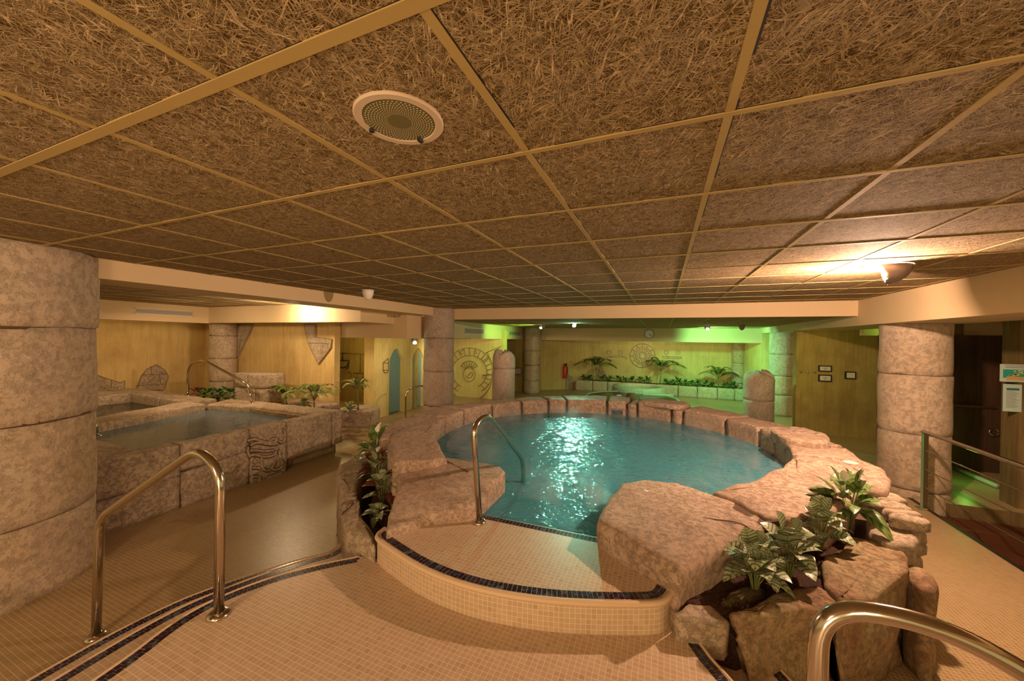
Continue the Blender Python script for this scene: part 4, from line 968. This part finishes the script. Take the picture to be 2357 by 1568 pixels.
patch('hanging wedge of exposed stones beside the corner column', [(545, 747), (584, 747), (578, 765), (565, 790), (552, 818), (545, 835)], *W2, .03, [[(545, 783), (566, 783)], [(558, 783), (552, 812)]])
patch('broken corner of exposed stones at the right end of the spa wall', [(702, 747), (728, 747), (728, 776), (766, 781), (764, 800), (735, 838), (722, 812), (712, 790)], *W2, .03, [[(714, 790), (762, 791)], [(757, 791), (757, 803)]])
patch('white pointed stone shape low on the far wall behind the left palm', [(1375, 866), (1381, 846), (1385, 846), (1398, 868)], (0, 14.99, 0), (0, 1, 0), .03, (), 'column')
patch('block of exposed stones at the foot of the brown wall by the extinguisher', [(1302, 862), (1318, 868), (1318, 898), (1302, 902)], (-4.3, 13.3, 0), (1.5, -1.65, 0), .03, [[(1302, 873), (1317, 873)], [(1310, 874), (1310, 900)]])
patch('pale stone ledge band behind the broken column stump', [(1186, 847), (1202, 847), (1202, 861), (1186, 861)], (0, 12.58, 0), (0, 1, 0), .10, (), 'column')
# ================================================================= plants
def mat_leaf(name, light, dark, rib, scale=9):
    m, nt, b = new_mat(name); k = N(nt); t = k.n('ShaderNodeTexCoord'); s = k.n('ShaderNodeSeparateXYZ'); k.l(t.outputs['UV'], s.inputs[0])
    u = k.math('ABSOLUTE', k.math('SUBTRACT', s.outputs[0], .5)); ph = k.math('SUBTRACT', k.math('MULTIPLY', s.outputs[1], scale*6.28), k.math('MULTIPLY', u, 14))
    st = k.math('SINE', ph); col = k.mix(k.ramp(st, [(0.35, 0), (0.75, 1)]), light, dark)
    col = k.mix(k.ramp(u, [(0.0, 1), (0.035, 0)]), col, rib); col = k.mix(k.ramp(u, [(0.36, 0), (0.5, .7)]), col, dark)
    k.l(col, b.inputs['Base Color']); b.inputs['Roughness'].default_value = .35; return m
ML = {'cal': mat_leaf('striped_leaf', (.42, .44, .28), (.07, .13, .03), (.10, .16, .03), 6), 'green': mat_leaf('green_leaf', (.16, .24, .06), (.06, .11, .02), (.25, .32, .10), 4),
      'palegreen': mat_leaf('pale_leaf', (.34, .40, .20), (.16, .24, .07), (.4, .44, .2), 3), 'red': mat_leaf('red_leaf', (.16, .04, .03), (.07, .03, .01), (.30, .08, .05), 4), 'palm': mat_plain('palm_leaf', (.19, .24, .05), .45), 'darkgreen': mat_plain('dark_leaf', (.05, .12, .02), .45),
      'stem': mat_plain('plant_stem', (.16, .18, .05), .5), 'spathe': mat_plain('white_flower', (.8, .74, .62), .4)}
def leaf(mb, base, d, L, w, droop, rollv=0, cup=.25):
    d = Vector(d).normalized(); side = d.cross(Vector((0, 0, 1))).normalized(); up = side.cross(d)
    side = side*math.cos(rollv)+up*math.sin(rollv); nseg = 8; vs = []; uv = []
    for i in range(nseg+1):
        t = i/nseg; p = Vector(base)+d*L*t+Vector((0, 0, -droop*L*t*t)); ww = w*(math.sin(math.pi*min(1, t**.75))**.85)*.5+.0008
        for j in (-1, -.5, 0, .5, 1):
            vs.append(p+side*ww*j+up*cup*ww*abs(j)); uv.append(((j+1)/2, t))
    fs = []; us = []
    for i in range(nseg):
        for j in range(4):
            q = (i*5+j, i*5+j+1, (i+1)*5+j+1, (i+1)*5+j); fs.append(q); us.append([uv[x] for x in q])
    mb.add(vs, fs, us)
def leafy(name, loc, label, kind, n, h, L, w, seed, spread=.5, group=None, cat='plant', red=False, flower=0):
    r = random.Random(seed); t = thing(name, loc, label, cat, group); fo = MB(); st = MB(); rd = MB(); b0 = Vector(loc)
    for i in range(n):
        az = i*2.4+r.uniform(-.4, .4); q = (i+.5)/n; el = math.radians(82-58*q*spread*2+r.uniform(-8, 8)); hh = h*(1-.55*q)*r.uniform(.85, 1.1)
        out = hh*(.12+.55*q*spread); tip = b0+Vector((math.cos(az)*out, math.sin(az)*out, hh))
        mid = b0.lerp(tip, .5)+Vector((0, 0, hh*.08)); tube([b0+Vector((math.cos(az)*.01, math.sin(az)*.01, 0)), mid, tip], [.004, .0035, .0025], 5, True, st)
        d = Vector((math.cos(az)*math.cos(el), math.sin(az)*math.cos(el), math.sin(el)*.75)); LL = L*r.uniform(.75, 1.12)
        leaf(rd if red and i % 3 == 0 else fo, tip, d, LL, w*r.uniform(.85, 1.1), r.uniform(.25, .75), r.uniform(-.5, .5))
    fo.build('foliage', ML[kind], t, smooth=True); st.build('stems', ML['stem'], t, smooth=True)
    if rd.v: rd.build('red_foliage', ML['red'], t, smooth=True)
    for i in range(flower):
        az = r.uniform(0, 6.28); f = MB(); p = b0+Vector((math.cos(az)*.06, math.sin(az)*.06, h*1.1)); tube([b0, p], .003, 5, True, f); leaf(f, p, (math.cos(az)*.3, math.sin(az)*.3, 1), .10, .055, .1, 0, .8); f.build('flower', ML['spathe'], t, smooth=True)
    return t
def palm(name, loc, label, h, n, L, seed, kind='palm', group='potted palms', trunk=True, leaflen=.16):
    r = random.Random(seed); t = thing(name, loc, label, 'palm', group); b0 = Vector(loc); fo = MB(); st = MB(); top = b0+Vector((r.uniform(-.04, .04), 0, h*.55))
    if trunk: tube([b0, b0.lerp(top, .5)+Vector((.01, 0, 0)), top], [.020, .014, .009], 8).build('trunk', ML['stem'], t, smooth=True)
    for i in range(n):
        az = i*2.39+r.uniform(-.3, .3); e = .75+.7*((i*7) % n)/n; Li = L*r.uniform(.8, 1.1); pts = []
        for j in range(13):
            q = j/12; x = Li*q*math.cos(e)*1.1+Li*.25*q*q; z = Li*(1.15*q*math.sin(e)-.50*q*q*q); pts.append((top if trunk else b0)+Vector((math.cos(az)*x, math.sin(az)*x, z)))
        tube(pts, [.0045-.0003*j for j in range(13)], 5, True, st)
        for j in range(3, 13):
            for q2 in (0, .33, .66):
                if j == 12 and q2: continue
                p = pts[j].lerp(pts[min(12, j+1)], q2); tg = (pts[min(12, j+1)]-pts[j-1]).normalized(); sd = tg.cross(Vector((0, 0, 1))).normalized()
                for s_ in (-1, 1):
                    leaf(fo, p, tg*.75+sd*s_*.75+Vector((0, 0, .15)), leaflen*(1.05-.75*abs(j/12-.55)), .008*L/.4+.003, .4, 0, .1)
    fo.build('fronds', ML[kind], t, smooth=True); st.build('frond_stalks', ML['stem'], t, smooth=True); return t
def at(px, py, z): p = G(px, py, z); return (p.x, p.y, z)
# right planter
leafy('striped_leaf_plant', at(1737, 1366, .55), 'big striped-leaved plant at the front of the rock planter', 'cal', 28, .25, .15, .125, 11, .55, 'striped plants in the rock planter')
leafy('striped_leaf_plant', at(1815, 1338, .55), 'striped-leaved plant in the middle of the rock planter, bending over the boulder', 'cal', 26, .29, .16, .13, 12, .5, 'striped plants in the rock planter')
leafy('striped_leaf_plant', at(1885, 1270, .57), 'striped-leaved plant on the gravel in front of the white-flowered one', 'cal', 22, .26, .15, .12, 13, .6, 'striped plants in the rock planter')
leafy('peace_lily', at(1950, 1225, .57), 'tall glossy plant with pale flowers at the back of the rock planter', 'green', 26, .34, .20, .10, 14, .65, None, 'plant', False, 2)
# left trough
leafy('striped_leaf_plant', at(868, 1205, .44), 'low dark striped plant at the near tip of the curved trough', 'cal', 12, .13, .12, .07, 21, .6, 'trough plants')
leafy('striped_leaf_plant', at(880, 1165, .44), 'striped plant with red-backed leaves in the curved trough', 'cal', 22, .26, .16, .075, 22, .55, 'trough plants', 'plant', True)
leafy('striped_leaf_plant', at(868, 1125, .44), 'striped plant midway along the curved trough against the slab', 'cal', 22, .32, .17, .08, 23, .5, 'trough plants', 'plant', True)
leafy('peace_lily', at(862, 1085, .44), 'tallest leafy plant with white flowers at the far end of the curved trough', 'green', 22, .40, .20, .08, 24, .45, None, 'plant', False, 2)
# bed behind the tub
palm('palm', (-5.98, 5.98, .37), 'small fan-leaved palm at the right end of the back planter by the niche', .80, 12, .36, 31, leaflen=.11)
palm('palm', at(660, 935, .52), 'bushy low palm next to the stone pedestal', .25, 18, .42, 32, leaflen=.11)
palm('palm', at(722, 945, .52), 'drooping palm between the pedestal and the tall fan palm', .35, 17, .46, 33, leaflen=.12)
leafy('bromeliad', at(805, 948, .37), 'small spiky plant on the pale stone end of the back planter', 'palegreen', 20, .06, .30, .05, 34, .5)
for i, (x, kind, lb) in enumerate(((455, 'red', 'reddish low plant just right of the far handrail foot'), (480, 'darkgreen', 'dark low plant second from the far handrail foot'), (502, 'darkgreen', 'dark plant with thin upright leaves in front of the corner column'), (525, 'darkgreen', 'dark bushy plant against the left side of the pedestal'))):
    leafy('bed_plant', at(x, 928, .52), lb, kind, 22, .26, .20, .07, 40+i, .7, 'dark plants left of the pedestal')
leafy('bed_plant', at(700, 945, .52), 'broad-leaved shrub at the foot of the drooping palm', 'green', 16, .2, .14, .06, 47, .6)
# far planter
palm('palm', (-2.35, 14.3, .33), 'left palm of the far planting bed, by the slender column', .8, 9, .75, 51, 'darkgreen', 'palms of the far bed', leaflen=.28)
palm('palm', (-.10, 14.3, .33), 'middle palm of the far planting bed, below the sun wheel', .95, 10, .70, 52, 'darkgreen', 'palms of the far bed', leaflen=.26)
palm('palm', (1.75, 14.3, .33), 'right palm of the far planting bed, left of the slender column', .6, 9, .6, 53, 'darkgreen', 'palms of the far bed', leaflen=.24)
# low plants of the far bed: one of each kind, then copies
protos = []
for s_ in range(3):
    protos.append(leafy('border_plant', (0, 0, 0), 'low dark green plant in the row along the far bed', 'darkgreen', 16, .17, .22, .075, 60+s_, .7, 'low plants along the far bed', 'plant', False, 1 if s_ == 1 else 0))
xs_ = [-2.85, -2.6, -2.1, -1.85, -1.55, -1.3, -1.05, -.75, -.5, .1, .3, .52, .75, .95, 1.15, 1.4, 1.6, 2.0, 2.2, 2.55]
where = ['at the left end of the far bed', 'second from the left end of the far bed', 'just right of the left palm of the far bed', 'left of the round tub, far bed', 'left of the round tub, next one along the far bed',
 'behind the left edge of the round tub', 'behind the round tub, left of its middle', 'behind the middle of the round tub', 'just left of the middle palm of the far bed', 'just right of the middle palm of the far bed', 'second right of the middle palm of the far bed',
 'third right of the middle palm of the far bed', 'fourth right of the middle palm of the far bed', 'fifth right of the middle palm of the far bed', 'third left of the right palm, far bed', 'second left of the right palm, far bed', 'just left of the right palm, far bed', 'just right of the right palm, far bed', 'below the slender right column, far bed', 'at the right end of the far bed']
rp = random.Random(9)
for i, x in enumerate(xs_):
    src = protos[i % 3]
    if i < 3: r_ = src
    else:
        r_ = src.copy(); COL.objects.link(r_)
        for ch in list(src.children):
            c = ch.copy(); COL.objects.link(c); c.parent = r_
    r_.location = (x, 14.32+rp.uniform(-.08, .08), .33); r_.rotation_euler.z = rp.uniform(0, 6.28); sc_ = rp.uniform(.9, 1.2); r_.scale = (sc_, sc_, sc_)
    r_['label'] = 'low dark green plant '+where[i]

# ================================================================= steam over the warm water
m, nt, _b = new_mat('steam'); k = N(nt); nt.nodes.remove(_b); out = [n for n in nt.nodes if n.type == 'OUTPUT_MATERIAL'][0]
tc = k.n('ShaderNodeTexCoord'); nz_ = k.noise(tc.outputs['Object'], 2.6, 3, 0.6, 0.6)
sx = k.n('ShaderNodeSeparateXYZ'); k.l(tc.outputs['Object'], sx.inputs[0])
fall = k.math('SUBTRACT', 1.0, k.math('MULTIPLY', sx.outputs[2], 5.5), True)
rr2 = k.n('ShaderNodeVectorMath', operation='LENGTH'); k.l(tc.outputs['Object'], rr2.inputs[0])
ring = k.math('MULTIPLY', k.math('SUBTRACT', rr2.outputs['Value'], 1.25), 1.6, True)
den = k.math('MULTIPLY', k.math('MULTIPLY', k.ramp(nz_, [(0.46, 0), (0.66, 1)]), fall), k.math('MULTIPLY', ring, 5.0))
vs_ = k.n('ShaderNodeVolumeScatter'); vs_.inputs['Color'].default_value = (.92, .92, .95, 1); k.l(den, vs_.inputs['Density']); k.l(vs_.outputs[0], out.inputs['Volume'])
st = lathe([(1.9, .60), (1.9, .80)], (PC.x, PC.y), 48)
st.build('steam', m, label='thin wisps of steam drifting over the round pool', cat='steam', kind='stuff', base=(PC.x, PC.y, .60))
